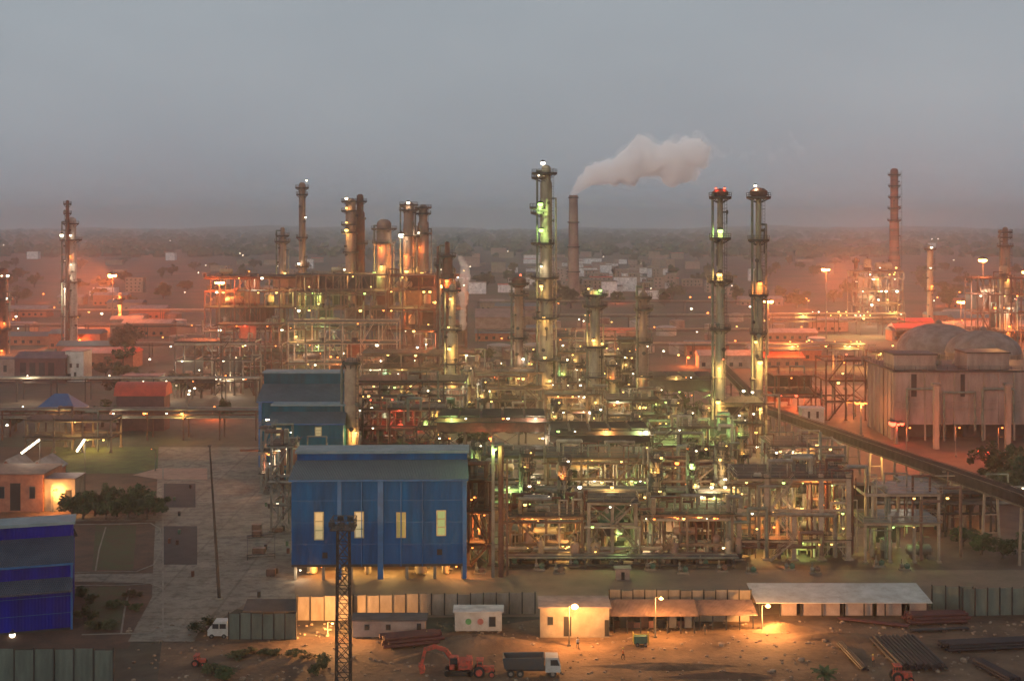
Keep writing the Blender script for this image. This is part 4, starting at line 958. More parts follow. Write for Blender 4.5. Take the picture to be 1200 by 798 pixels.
def mound(label, px, py, rx, ry, h, m, sd_=1, name='earth_mound', cat='earth mound'):
    X, Y, _ = gp(px, py); rr = random.Random(sd_); b_ = MB(); n, mm = 22, 7; vs = []
    for j in range(mm):
        f = j/(mm-1)
        for k in range(n):
            a = 2*math.pi*k/n; r = (1-f)*(1+0.18*math.sin(3*a+sd_)+rr.uniform(-.1, .1)); vs.append((X+rx*r*math.cos(a), Y+ry*r*math.sin(a), h*(math.sin(f*math.pi/2)**1.4)*rr.uniform(0.85, 1.1)-0.02))
    b_.add(vs, [(j*n+k, j*n+(k+1) % n, (j+1)*n+(k+1) % n, (j+1)*n+k) for j in range(mm-1) for k in range(n)])
    o = b_.build(name, m, loc=(X, Y, 0), smooth=True); return tag(o, label, cat)
mound('broad tan earth mound between the pink cabin and the tipper truck', 560, 757, 9, 4, 1.7, EARTH, 1)
mound('smaller earth mound lit orange before the glaring lamp', 912, 737, 6, 2.2, 1.1, EARTH, 2)
mound('low earth mound behind the excavator boom', 500, 772, 5, 2.4, 1.0, EARTH, 3)
mound('flat earth heap near the white roofed shed front', 980, 747, 8, 2.5, 0.7, EARTH, 4)
mound('low dark earth ridge at the bottom of the site', 850, 793, 9, 1.2, 0.7, SOILR, 5)
mound('earth ridge between the truck and the bar stacks', 780, 781, 12, 1.6, 0.6, EARTH, 6)
# compressor
X, Y, _ = gp(752, 756); t = thing('compressor', 'small green compressor with yellow frame on the tan earth', 'compressor', (X, Y, 0))
MB().box(X-1.2, Y-0.6, 0.45, X+0.8, Y+0.6, 1.5).build('body', GREEN, t); b_ = MB()
for x in (X-1.25, X+1.0):
    for y in (Y-0.65, Y+0.65): b_.bar((x, y, 0.4), (x, y, 1.9), 0.1)
    b_.bar((x, Y-0.65, 1.9), (x, Y+0.65, 1.9), 0.1)
b_.bar((X-1.25, Y-0.65, 1.9), (X+1.0, Y-0.65, 1.9), 0.1); b_.build('frame', HY_, t)
for x in (X-0.7, X+0.5): wheel(t, x, Y-0.65, 0.3, 0.2)
# scattered debris on the site (uncountable)
rr = random.Random(5); b_ = MB()
for i in range(900):
    px = rr.uniform(150, 1200); py = rr.uniform(745, 812) if rr.random() < 0.7 else rr.uniform(728, 745)
    x, y, _ = gp(px, py); s = rr.uniform(0.08, 0.34)*(2 if rr.random() < 0.06 else 1)
    b_.ball((x, y, s*0.25), s, 5, 3, 0.6)
tag(b_.build('rubble', mat('stone rubble', (0.3, 0.22, 0.15), 0.95, 0, (0.12, 0.08, 0.06), 1.2)), kind='stuff')
# yard lamps that glare
street_lamp('tall yard lamp glaring orange before the beige site hut', 667, 757, 47, 'a', 3400, size=0.55, em='s')
street_lamp('yard lamp glaring orange above the low brown shed', 768, 747, 47, 'a', 2600, size=0.34, em='s')
street_lamp('yard lamp glaring orange at the end of the long white roofed shed', 893, 740, 31, 'a', 4500, size=0.4, em='s')
street_lamp('short yard lamp washing the tall fence panels with orange light', 384, 745, 16, 'a', 7000, size=0.2, em='s')
# bushes and trees near the camera
def bush(label, px, py, w_, h, k, m=LEAF, group=None):
    X, Y, _ = gp(px, py); t = thing('bush', label, 'bush', (X, Y, 0), group)
    b_ = MB(); rr = random.Random(k)
    for i in range(6): a = i*1.05; b_.tube((X, Y, 0), (X+math.cos(a)*w_*0.25, Y+math.sin(a)*w_*0.25, h*0.6), 0.05, 0.02, n=4)
    b_.build('stem', BARK, t)
    o = bpy.data.objects.new('foliage', CROWNS[k % 5]); COL.objects.link(o); o.parent = t; o.location = (0, 0, h*0.5); o.scale = (w_*0.6, w_*0.6, h*0.62); o.rotation_euler = (0, 0, k*1.3)
    if m is not LEAF:
        key = ('c', k % 5, m.name)
        if key not in LAMPM: me = CROWNS[k % 5].copy(); me.materials.clear(); me.materials.append(m); LAMPM[key] = me
        o.data = LAMPM[key]
for i, (px, py, w_, h) in enumerate(((248, 790, 2.6, 1.7), (262, 796, 3, 2), (280, 771, 3, 1.2), (296, 766, 2.6, 1), (318, 768, 3, 1.1), (345, 768, 2.5, 1), (378, 784, 2, 2.4), (370, 790, 1.8, 1.6), (362, 772, 2, 1))):
    bush('dark weedy bush on the earth bank below the grey green fence', px, py, w_, h, i, LEAF if i % 2 else LEAF2, 'weedy bushes on the earth bank')
bush('round dark bush at the corner of the paved yard by the white van', 245, 741, 4.5, 2.6, 3)
for i, (px, py, w_, h) in enumerate(((95, 700, 2.4, 2.0), (108, 706, 2, 1.6), (100, 728, 2.6, 2.8), (112, 738, 2.2, 1.6), (135, 712, 3, 1.4), (128, 738, 2.6, 1.8), (160, 715, 2, 1.2), (155, 700, 2.4, 1.5))):
    bush('leafy garden plant in the plot beside the royal blue building', px, py, w_, h, i+1, LEAF2 if i % 2 else LEAF, 'garden plants in the plots')
X, Y, _ = gp(966, 806)
t = thing('palm_tree', 'small dark palm tree top rising from the bottom edge', 'palm', (X, Y, 0)); zt = 1.9
MB().tube((X, Y, 0), (X+0.1, Y, zt), 0.18, 0.12, n=8).build('trunk', BARK, t)
rr = random.Random(9)
for i in range(14):
    a = i*2.4; e = rr.uniform(0.2, 1.2); L_ = rr.uniform(1.4, 2.2); b_ = MB(); p = Vector((X+0.1, Y, zt)); d = Vector((math.cos(a)*math.cos(e), math.sin(a)*math.cos(e), math.sin(e)))
    for k in range(8):
        q = p+d*(L_/8); b_.bar(p, q, 0.04); sd_ = d.cross(Vector((0,0,1))).normalized(); ll = 0.55*(1-abs(k-3)/6)
        for sgn in (-1, 1): b_.add([p, q, q+sd_*sgn*ll+Vector((0,0,-0.15)), p+sd_*sgn*ll*0.8+Vector((0,0,-0.1))], [(0,1,2,3)])
        p = q; d = (d+Vector((0, 0, -0.13))).normalized()
    b_.build('frond', LEAF, t)
# ============================================================ tall columns
VESD = mat('stained olive vessel paint', (0.27, 0.235, 0.16), 0.6, 0.0, (0.12, 0.095, 0.065), 0.45, streak=(1, 1, 0.25))
tower('tallest central column with lamps at every landing beside the smoking stack', 640, 420,
      [(197, 11), (215, 14), (330, 16), (470, 18)], (VESD, STEELD), plats=((203, 13, -2), (208, 8, -8), (243, 9, -9), (249, 8, -9), (285, 12, -4), (325, 15, -2), (350, 13, 3), (372, 14, 0), (420, 16, 0)),
      lamps=((192, -4, 'w', 0, 0.9), (206, -9, 'w', 500, 0.55), (240, -7, 'g', 1700, 0.8), (270, -6, 'g', 1500, 0.8), (312, -6, 'w', 1100, 0.5), (335, -6, 'y', 3400, 0.8), (372, -3, 'y', 4200, 0.9), (418, -2, 'y', 2600, 0.7), (445, 4, 'y', 2200, 0.6)), riser=2)
tower('dark slim column with a broad top landing standing close to the tallest column', 608, 440, [(328, 10), (345, 10), (470, 14)], (VESR, STEELD), plats=((332, 11), (345, 10), (395, 10), (430, 10)),
      lamps=((322, 2, 'r', 0, 0.3), (420, 5, 'w', 700), (443, 5, 'y', 900)), riser=1)
tower('stout column with greenish lit top landing in front of the brick stack', 697, 400, [(343, 12), (400, 14), (490, 15)], (VESD, STEELD), plats=((345, 14), (358, 13), (405, 14), (440, 13)),
      lamps=((340, 6, 'g', 500, 0.4), (338, -8, 'y', 300, 0.4), (398, -2, 'y', 3000, 0.6), (402, 8, 'y', 500), (470, 0, 'y', 2800, 0.6)), riser=2, topm=None)
tower('slim column with a pointed top and three landings between stout and flare columns', 754, 400, [(332, 4), (345, 10), (400, 11), (490, 12)], (VESR, STEELD), plats=((348, 9), (362, 10), (400, 10), (440, 10)),
      lamps=((440, -3, 'y', 1200), (477, -2, 'y', 3600, 0.9), (405, 4, 'w', 0, 0.3)), riser=1)
tower('disc topped column with two wide round landings before the red glow', 844, 345, [(224, 7), (279, 7), (329, 10), (388, 12), (540, 13)], (VESD, STEELD), plats=((231, 11.5), (279, 11), (329, 13), (385, 11)),
      lamps=((221, -6, 'r', 60, 0.35), (221, 4, 'r', 40, 0.3), (271, -1, 'g', 1200, 0.6), (322, -2, 'y', 2200, 0.6), (420, 2, 'r', 0, 0.35), (470, -4, 'y', 3600, 0.6), (430, -3, 'y', 2400, 0.4)), riser=1)
tower('disc topped column nearest the conveyor, lit yellow low down', 889, 362, [(222, 7), (281, 7), (318, 11), (500, 12)], (VESD, STEELD), plats=((231, 12.5), (281, 11), (345, 10), (390, 9)),
      lamps=((218, -5, 'w', 220, 0.7), (224, 5, 'r', 0, 0.3), (332, 0, 'o', 1800, 0.5), (400, -5, 'y', 1200, 0.5), (424, 0, 'y', 4200, 0.7), (478, 0, 'y', 3800, 0.6)), riser=2)
tower('yellow lit column with narrow white top before the rising steam', 530, 455, [(335, 8), (392, 13), (455, 14)], (VESC, STEELD), plats=((340, 9), (385, 10), (425, 10)),
      lamps=((350, -2, 'y', 900, 0.5), (383, -4, 'y', 2800, 0.6), (408, -3, 'y', 4200, 0.9), (445, 0, 'y', 2600)), riser=1)
tower('thick brown ringed column rising behind the ridge of the main blue building', 412, 318, [(424, 17), (525, 18)], (mat('brown banded concrete', (0.36, 0.25, 0.16), 0.85, 0, (0.24, 0.15, 0.10), 0.5, bump=0.4), STEELD), plats=((424, 10),), lamps=((505, 6, 'y', 900),), riser=1)
for (px_, Y_, py0, py1, w0) in ((844, 345, 222, 232, 19), (889, 362, 221, 232, 21), (608, 440, 325, 338, 17)):
    tw_ = [o for o in COL.objects if o.type == 'EMPTY' and abs(o.location.x-gx(px_, Y_)) < 0.01 and abs(o.location.y-Y_) < 0.01][0]; s_ = Y_/F/2
    MB().lathe(gx(px_, Y_), Y_, [(w0*0.62*s_, gz(py1, Y_)+0.3), (w0*s_, gz(py1-3, Y_)), (w0*s_, gz(py0+3, Y_)), (w0*0.6*s_, gz(py0, Y_)), (0.1, gz(py0-1, Y_))], 14).build('top_head', STEELR, tw_)
# brick stack with smoke
SX, SY = gx(672, 1080), 1080.0
t = thing('smoke_stack', 'tall brown brick stack trailing pale smoke', 'chimney', (SX, SY, 0))
s = SY/F; zt = gz(229, SY)
STK = mat('brown brick stack', (0.25, 0.18, 0.14), 0.85, 0, (0.15, 0.10, 0.08), 0.2)
smooth_angle(MB().lathe(SX, SY, [(7.5*s, 0), (6*s, zt*0.5), (5*s, zt-1), (5.3*s, zt-0.9), (5.3*s, zt), (4.4*s, zt), (4.3*s, zt-3)], 24).build('shell', STK, t))
for k in range(4): z = zt*(0.25+0.24*k); MB().lathe(SX, SY, [((7.5-2.6*z/zt)*s+0.1, z), ((7.5-2.6*z/zt)*s+1.0, z+0.2), ((7.5-2.6*z/zt)*s+1.0, z+1.1), ((7.5-2.6*z/zt)*s+0.9, z+1.1), ((7.5-2.6*z/zt)*s+0.9, z+0.4)], 20).build('gallery', STEELD, t)
# smoke: lumpy closed body with even density
def plume(label, pts, Y, mname, dens, colr, seed, vox, name='smoke_plume', sub=3, lum=0.35):
    rr = random.Random(seed); b_ = MB()
    for px, py, r in pts:
        c = (gx(px, Y), Y+rr.uniform(-0.3, 0.3)*r*Y/F, gz(py, Y)); R_ = r*Y/F
        b_.ball(c, R_, 12, 8)
        for k in range(10):
            d = Vector((rr.gauss(0,1), rr.gauss(0,1), rr.gauss(0,1))).normalized(); q = R_*rr.uniform(0.25, 0.5)
            b_.ball(tuple(Vector(c)+d*R_*rr.uniform(0.7, 1.0)), q, 9, 6)
    o = b_.build(name, [], loc=(gx(pts[0][0], Y), Y, gz(pts[0][1], Y)))
    md = o.modifiers.new('r', 'REMESH'); md.mode = 'VOXEL'; md.voxel_size = vox
    tx = bpy.data.textures.new('cloud', 'CLOUDS'); tx.noise_scale = vox*6; tx.noise_depth = 3
    sm = o.modifiers.new('s', 'SMOOTH'); sm.iterations = 4; sm.factor = 0.6
    dm = o.modifiers.new('d', 'DISPLACE'); dm.texture = tx; dm.strength = vox*4.0; dm.mid_level = 0.5; dm.texture_coords = 'LOCAL'
    dg = bpy.context.evaluated_depsgraph_get(); me = bpy.data.meshes.new_from_object(o.evaluated_get(dg)); o.modifiers.clear(); o.data = me
    m = bpy.data.materials.new(mname); m.use_nodes = True; nn = m.node_tree; nn.nodes.remove(nn.nodes['Principled BSDF'])
    v = nn.nodes.new('ShaderNodeVolumePrincipled'); v.inputs['Color'].default_value = (*colr, 1); v.inputs['Density'].default_value = dens; v.inputs['Anisotropy'].default_value = -0.35
    nn.links.new(v.outputs[0], nn.nodes['Material Output'].inputs['Volume']); me.materials.clear(); me.materials.append(m)
    return tag(o, label, 'smoke', kind='stuff')
SMK = [(673, 228, 4.2), (675, 224, 5), (679, 219, 6.5), (685, 213, 9), (694, 206, 12), (706, 203, 14), (719, 202, 14), (731, 198, 17), (744, 190, 20), (752, 177, 17), (763, 189, 19), (777, 186, 17), (789, 190, 21), (801, 183, 18), (813, 179, 17), (822, 179, 10), (786, 206, 13), (806, 201, 12), (740, 209, 9)]
plume('pale billowing smoke drifting away from the brown brick stack', SMK, 1080, 'stack smoke', 0.16, (0.998, 0.99, 0.985), 3, 1.1)
plume('thin outer veil of the pale billowing smoke', [(a+3, b-1, c*1.16) for a, b, c in SMK[4:]]+[(834, 176, 8), (846, 182, 6)], 1080, 'smoke veil', 0.02, (0.99, 0.98, 0.975), 4, 1.6)
plume('narrow pale steam rising behind the yellow lit column', [(543, 385, 4), (543, 380, 4.2), (543, 375, 4.4), (543, 369, 4.6), (543, 363, 4.8), (543, 357, 5), (543, 351, 5.2), (543, 345, 5.4), (543, 339, 5.8), (544, 332, 6.2), (545, 325, 6.8), (545, 317, 7), (543, 309, 5.4), (540, 302, 4)], 470, 'vent steam', 0.16, (0.99, 0.96, 0.92), 5, 0.45, name='steam_plume')
light((gx(538, 466), 464, gz(372, 466)), 'y', 3500, 0.3); 
plume('faint torn wisps of smoke drifting beyond the main plume', [(858, 178, 4), (872, 184, 6), (884, 180, 5), (905, 184, 6), (916, 176, 5), (930, 170, 6), (938, 176, 7), (927, 158, 4), (848, 170, 3)], 1080, 'thin smoke', 0.010, (0.99, 0.97, 0.97), 8, 1.3)
# far left and upper mid columns
tower('pinkish white column with a thin offset top pipe far beyond the red roofed tank', 83, 640, [(258, 12), (281, 13), (330, 15), (408, 17)], (WHITE, STEELD), plats=((281, 11), (262, 8), (330, 10), (370, 10)),
      lamps=((276, -8, 'w', 300, 0.8), (276, 2, 'w', 6000, 0.9), (338, -4, 'w', 9000, 0.7), (310, 3, 'w', 7000, 0.3), (300, 2, 'o', 2600, 0.4), (378, -2, 'o', 4500, 0.5)), riser=1)
tower('thin dark vent pipe standing against the pinkish white column', 79, 636, [(236, 4), (258, 5), (408, 5)], (STEELR, STEELD), plats=((239, 4), (250, 4)), ladder=False, n=10, name='vent_pipe', cat='pipe', bands=False)
tower('slim grey stack with a lamp halfway on top of the long process block', 354, 600, [(216, 7.5), (322, 9.5), (430, 10)], (VESR, STEELD), plats=((220, 7), (228, 6), (278, 6), (312, 7)), lamps=((212, 6, 'w', 0, 0.5), (255, 5, 'w', 0, 0.7), (309, -3, 'w', 1400, 0.8)), n=12)
tower('short twin piped column left of the slim grey stack', 331, 600, [(268, 5), (282, 9), (430, 10)], (VESR, STEELD), plats=((276, 7), (283, 8)), lamps=((320, 4, 'y', 1200, 0.7),), riser=2, n=12)
tower('column with bright banded landings, left of the squat reactor', 411, 600, [(236, 12), (322, 13), (430, 13)], (VESR, STEELD), plats=((236, 8, -2), (247, 8, -2), (263, 8, -2), (272, 8, -2), (295, 8)), lamps=((233, -4, 'w', 1500, 0.8), (244, -4, 'y', 1500, 0.8), (261, -4, 'y', 1500, 0.8), (270, -4, 'y', 1400, 0.8), (320, 0, 'y', 2500, 0.8)), n=14)
tower('dark column joined to the brightly banded column', 422, 604, [(230, 8), (250, 11), (430, 12)], (STEELR, STEELD), plats=((236, 7), (285, 8)), lamps=(), n=12, ladder=False)
tower('squat reddish reactor with a broad rounded cap', 450, 590, [(262, 17), (300, 18), (430, 18)], (VESR, STEELD), plats=((268, 13), (284, 12)), lamps=((312, -2, 'y', 4200, 0.9), (290, -4, 'o', 2200, 0.5), (320, -10, 'g', 600, 0.7)), riser=2)
tower('tall reddish column with a ring shaped top landing', 479, 590, [(240, 12), (262, 13), (430, 15)], (VESR, STEELD), plats=((240, 9.5), (246, 10), (276, 11)), lamps=((238, 0, 'w', 500, 0.8), (276, -8, 'w', 900, 1.0), (300, -4, 'o', 3600, 0.5), (318, -2, 'y', 3600, 0.9)), riser=2)
tower('tall reddish column with ring landing and a lamp below it, right of its twin', 496, 594, [(243, 10), (262, 13), (430, 14)], (VESR, STEELD), plats=((243, 8.5), (273, 9), (250, 8)), lamps=((273, -5, 'w', 1200, 0.9), (320, -1, 'y', 2800, 0.8), (290, -4, 'o', 1600, 0.4)), riser=2)
tower('low dark red column in front of the steam', 524, 500, [(285, 6), (300, 12), (450, 14)], (STEELR, STEELD), plats=((300, 9), (325, 9)), lamps=((329, 0, 'o', 2500, 0.6),), riser=2)
tower('dark narrow column leaning on the left flank of the low dark red column', 514, 504, [(290, 5), (450, 6)], (STEELR, STEELD), plats=((310, 5),), ladder=False, n=10)
# left edge tower and companions
tower('red lit column cut by the picture edge', 3, 620, [(318, 12), (415, 14)], (STEELR, STEELD), plats=((325, 9), (350, 10), (385, 10)), lamps=((323, 2, 'w', 600, 0.6), (323, 9, 'w', 0, 0.6), (349, 8, 'w', 900, 0.5), (378, 5, 'o', 1500, 0.6), (410, 2, 'o', 900, 0.8)), riser=2)
tower('narrow sodium lit column below the first glowing light mast', 141, 760, [(345, 5), (384, 7)], (VESR, STEELD), plats=((350, 5),), lamps=((347, 0, 'o', 1500, 0.6), (358, 0, 'o', 2500, 0.8), (368, 0, 'o', 2500, 0.6)), n=10, ladder=False)
tower('rust red lattice clad stack ringed with dark bands beyond the lit plant', 1048, 880, [(200, 9), (260, 11), (300, 13), (375, 15)], (mat('banded red stack', (0.30, 0.12, 0.09), 0.8, 0, (0.07, 0.05, 0.05), 0.12, streak=(0.05, 0.05, 1.5)), STEELD), plats=((205, 6.5), (218, 6.2), (231, 6.2), (244, 6.6), (258, 7)), lamps=(), n=14)
tower('slender pale column with three lamps right of the lit plant', 1090, 790, [(290, 7), (385, 9)], (VESC, STEELD), plats=((292, 6), (315, 6), (340, 6)), lamps=((290, 0, 'w', 900, 0.9), (314, -1, 'w', 2500, 1.0), (335, 1, 'o', 2200, 0.6), (352, 3, 'w', 0, 0.6)), n=12)
tower('dark topped column beside the glowing mast by the domes', 1178, 650, [(268, 6), (288, 11), (390, 12)], (VESR, STEELD), plats=((272, 7), (278, 7), (288, 8)), lamps=((323, 1, 'y', 2500, 0.9), (318, -4, 'w', 0, 0.6)), n=12, riser=1)
tower('thin red lit stack between the conveyor column and the lit plant', 1003, 820, [(303, 4), (375, 5)], (STEELR, STEELD), plats=((306, 4),), n=10, ladder=False, lamps=((330, 0, 'w', 0, 0.6),))

# ============================================================ long process block, upper middle left
def fill(t, xs, ys, zs, items, host):
    """things standing on the decks of a structure"""
    for i, (lv, f, kind, look, r, h, m) in enumerate(items):
        z = (zs[lv]+0.14) if lv >= 0 else 0.03
        x = xs[0]+(xs[-1]-xs[0])*f; y = ys[0]+max(2.0, (ys[-1]-ys[0])*0.32)
        lb = '%s %s %s' % (look, {'v': 'upright vessel', 'd': 'horizontal drum', 'x': 'heat exchanger'}[kind], host)
        if kind == 'v': vessel(lb, x, y, z, r, h, m, seed=i)
        elif kind == 'd': drum(lb, x, y, z, r, h, m)
        else: exchanger(lb, x, y, z, h, r, m=m)
MR = (STEELR, GRATE); MS = (STEEL, GRATE); MD = (STEELD, STEELD); MG = (STEELG, GRATE); MX = (mat('warm brown steel', (0.17, 0.11, 0.065), 0.65, 0, (0.085, 0.052, 0.033), 0.5), GRATE)
a = structure('long red lit process block, its left third under the mast glow', 240, 345, 324, 560, 22, mats=MR, zs=[gz(p, 560) for p in (412, 385, 360, 341, 324)], lamps=22, lc='ywowy', lights=4, lpow=3600, pipes=14, brace=0.25, seed=1, lsize=0.5, name='process_block', deckfill=1.0, clad=0.5)
fill(*a, [(4, .2, 'd', 'small pale', 1.2, 5, VESC), (2, .3, 'd', 'pinkish', 1.8, 7, VESR), (2, .7, 'v', 'cream', 1.6, 5, VESC), (1, .2, 'v', 'ruddy', 1.4, 5, VESR), (1, .75, 'd', 'silver', 1.6, 7, VESS)], 'in the left third of the long red lit process block')
a = structure('long red lit process block, its middle third below the slim stack', 347, 452, 322, 560, 22, mats=MX, zs=[gz(p, 560) for p in (412, 384, 362, 342, 322)], lamps=24, lc='yyowg', lights=5, lpow=3600, pipes=14, brace=0.3, seed=2, lsize=0.5, name='process_block', deckfill=1.0, clad=0.5)
fill(*a, [(4, .45, 'd', 'greenish lit', 1.2, 6, VESC), (2, .25, 'v', 'pale', 1.7, 6, VESC), (2, .6, 'v', 'tall pink', 1.5, 7, VESR), (1, .35, 'd', 'cream', 1.6, 8, VESC), (1, .8, 'v', 'silver', 1.4, 5, VESS)], 'in the middle third of the long red lit process block')
a = structure('long red lit process block, its right third under the twin ring topped columns', 454, 545, 323, 560, 22, mats=MR, zs=[gz(p, 560) for p in (410, 386, 362, 340, 323)], lamps=22, lc='yyoyw', lights=5, lpow=3600, pipes=12, brace=0.3, seed=3, lsize=0.5, name='process_block', deckfill=1.0, clad=0.5)
fill(*a, [(3, .2, 'd', 'pale', 1.4, 6, VESC), (2, .5, 'v', 'ruddy', 1.6, 6, VESR), (1, .3, 'v', 'cream', 1.4, 6, VESC), (1, .8, 'd', 'pink', 1.6, 7, VESR)], 'in the right third of the long red lit process block')
a = structure('pale orange open frame before the long process block', 338, 465, 377, 500, 14, mats=(mat('pale orange frame', (0.42, 0.30, 0.20), 0.6, 0, (0.28, 0.18, 0.12), 0.5), GRATE), zs=[gz(p, 500) for p in (425, 402, 377)], lamps=14, lc='yow', lights=4, lpow=3000, pipes=9, brace=0.2, seed=4, lsize=0.4)  # frame colour is pale orange mottled with brown
fill(*a, [(1, .3, 'v', 'silver', 1.3, 4, VESS), (1, .6, 'v', 'cream', 1.3, 4.5, VESC), (0, .2, 'd', 'pinkish', 1.3, 6, VESR), (0, .7, 'd', 'silver', 1.3, 6, VESS)], 'in the pale orange open frame')
a = structure('low rusty frame above the red lamps left of the orange frame', 255, 330, 380, 505, 12, mats=MR, nlev=3, lamps=10, lc='oryw', lights=3, lpow=2600, pipes=8, seed=5, lsize=0.4)
a = structure('dim frame full of thin masts left of the teal building', 205, 298, 400, 470, 12, mats=MD, nlev=3, lamps=8, lc='wwow', lights=2, lpow=2200, pipes=16, seed=6, lsize=0.42)
a = structure('lamp strung deck behind the thick brown ringed column', 425, 560, 414, 470, 14, mats=MX, zs=[gz(p, 470) for p in (450, 431, 414)], lamps=20, lc='wywy', lights=5, lpow=3000, pipes=9, seed=7, lsize=0.42)
fill(*a, [(0, .2, 'v', 'dull green', 1.5, 5, GREEN), (0, .5, 'd', 'pale', 1.4, 6, VESC), (1, .75, 'v', 'cream', 1.4, 5, VESC)], 'on the lamp strung deck')
# central field, back to front
a = structure('tall open frame wrapped round the tallest central column', 655, 690, 395, 425, 12, mats=MX, nlev=5, lamps=16, lc='wyyw', lights=4, lpow=2400, pipes=14, seed=8)
a = structure('tall open frame between the stout and the slim columns', 705, 748, 398, 415, 12, mats=MS, nlev=5, lamps=12, lc='ywy', lights=3, lpow=2400, pipes=14, seed=9)
fill(*a, [(2, .5, 'v', 'dark', 1.5, 6, STEELD), (1, .3, 'd', 'rusty', 1.2, 5, VESR)], 'in the tall frame between the stout and slim columns')
a = structure('broad two storey frame at the foot of the dark slim column', 558, 636, 436, 418, 14, mats=MX, zs=[gz(p, 418) for p in (468, 452, 436)], lamps=16, lc='ywgy', lights=4, lpow=2400, pipes=16, seed=10)
fill(*a, [(0, .25, 'v', 'yellow lit', 1.5, 5, VESC), (0, .7, 'd', 'silver', 1.4, 6, VESS), (1, .5, 'v', 'green', 1.2, 4, GREEN)], 'in the broad frame below the dark slim column')
a = structure('green lit frame with ramps right behind the tanks roof', 420, 545, 446, 395, 14, mats=(STEELD, GRATE), zs=[gz(p, 395) for p in (478, 462, 446)], lamps=14, lc='ggyw', lights=4, lpow=2200, pipes=21, seed=11)
fill(*a, [(-1, .2, 'v', 'tall grey green', 1.7, 9, PIPEG), (-1, .5, 'v', 'yellow lit', 1.3, 7, VESC), (0, .8, 'd', 'green', 1.4, 6, GREEN), (0, .45, 'd', 'pale', 1.3, 6, VESS)], 'in the green lit frame')
a = structure('low pipe cluttered frame above the ridge of the main blue building', 425, 520, 478, 330, 12, mats=MS, zs=[gz(p, 330) for p in (520, 498, 478)], lamps=12, lc='wgyr', lights=4, lpow=1700, pipes=28, seed=12)
fill(*a, [(0, .2, 'v', 'green', 1.0, 4, GREEN), (0, .45, 'v', 'cream', 0.9, 4.5, VESC), (0, .75, 'd', 'silver', 1.0, 4, VESS)], 'above the ridge of the main blue building')
a = structure('yellow lit frame with pale decks round the stout column', 640, 712, 462, 385, 12, mats=MX, zs=[gz(p, 385) for p in (498, 480, 462)], lamps=18, lc='ywyw', lights=5, lpow=2000, pipes=18, seed=13)
fill(*a, [(0, .3, 'd', 'cream', 1.2, 5, VESC), (1, .6, 'v', 'yellow lit', 1.2, 4.5, VESC), (-1, .8, 'v', 'silver', 1.5, 7, VESS)], 'in the frame round the stout column')
a = structure('frame lit by a yellow flood at the foot of the slim pointed column', 712, 800, 468, 372, 12, mats=MS, zs=[gz(p, 372) for p in (505, 486, 468)], lamps=18, lc='ywyg', lights=5, lpow=2000, pipes=21, seed=14)
fill(*a, [(0, .2, 'v', 'cream', 1.2, 4.5, VESC), (0, .5, 'd', 'silver', 1.3, 6, VESS), (1, .8, 'v', 'greenish', 1.1, 4, PIPEG)], 'at the foot of the slim pointed column')
# large air coolers with dark underside
def air_cooler(label, px0, px1, pyt, pyb, Y, depth, seed, fans=5, m=(STEELR, GRATE)):
    X0, X1 = gx(px0, Y), gx(px1, Y); zt, zb_ = gz(pyt, Y), gz(pyb, Y); t = thing('air_cooler', label, 'air cooler', ((X0+X1)/2, Y+depth/2, 0))
    MB().box(X0, Y, zb_+1.2, X1, Y+depth, zt-0.6).build('plenum', m[0], t)
    b_ = MB(); n = fans
    for k in range(n):
        xa = X0+(X1-X0)*k/n+0.3; xb = X0+(X1-X0)*(k+1)/n-0.3; b_.box(xa, Y+0.4, zt-0.596, xb, Y+depth-0.4, zt-0.2)
        for j in range(8): y = Y+0.5+(depth-1)*j/7; b_.bar((xa, y, zt-0.15), (xb, y, zt-0.15), 0.12)
    b_.build('fin_bundle', m[1], t)
    for k in range(n):
        xc = X0+(X1-X0)*(k+0.5)/n; r = min((X1-X0)/n, depth)*0.4
        MB().lathe(xc, Y+depth/2, [(r*0.9, zb_+0.1), (r, zb_+0.2), (r, zb_+1.18), (r*0.92, zb_+1.19)], 16).build('fan_ring', STEELD, t)
    b_ = MB(); rails(b_, X0-0.9, Y-0.9, X1+0.9, Y+depth+0.9, zt-1.4, 0.08); b_.box(X0-1, Y-1, zt-1.55, X1+1, Y-0.003, zt-1.4); b_.build('walkway', STEELD, t)
    np_ = max(3, int((X1-X0)/6)+1)
    for k in range(np_):
        x = X0+(X1-X0)*k/(np_-1)
        for y in (Y+0.2, Y+depth-0.2): MB().box(x-0.2, y-0.2, 0, x+0.2, y+0.2, zb_+1.19).build('post', STEEL, t)
    b_ = MB()
    for k in range(0, np_-1, 2): xa, xb = X0+(X1-X0)*k/(np_-1), X0+(X1-X0)*(k+1)/(np_-1); b_.bar((xa, Y, zb_-3), (xb, Y, zb_+1), 0.16); b_.bar((xb, Y, zb_-3), (xa, Y, zb_+1), 0.16)
    b_.bar((X0, Y, zb_-3.2), (X1, Y, zb_-3.2), 0.25); b_.build('bracing', STEEL, t)
    rr = random.Random(seed)
    for k in range(fans*2):
        x = rr.uniform(X0, X1); lamp(t, (x, Y-0.6, rr.choice([zt-0.6, zb_-0.2, zb_-0.2])), rr.choice('wygo'), 0.27, 1300 if k % 3 == 0 else 0)
    return t
air_cooler('broad brown air cooler bank with dark underside behind the tall pipe mast', 512, 640, 487, 512, 300, 12, 1)
air_cooler('grey air cooler bank beside the brown one, further from the blue building', 644, 762, 502, 524, 292, 11, 2, m=(STEELD, GRATE))
air_cooler('dark flat air cooler bank before the sloping conveyor head', 762, 838, 440, 462, 425, 13, 3, 4, m=(STEELD, STEELD))
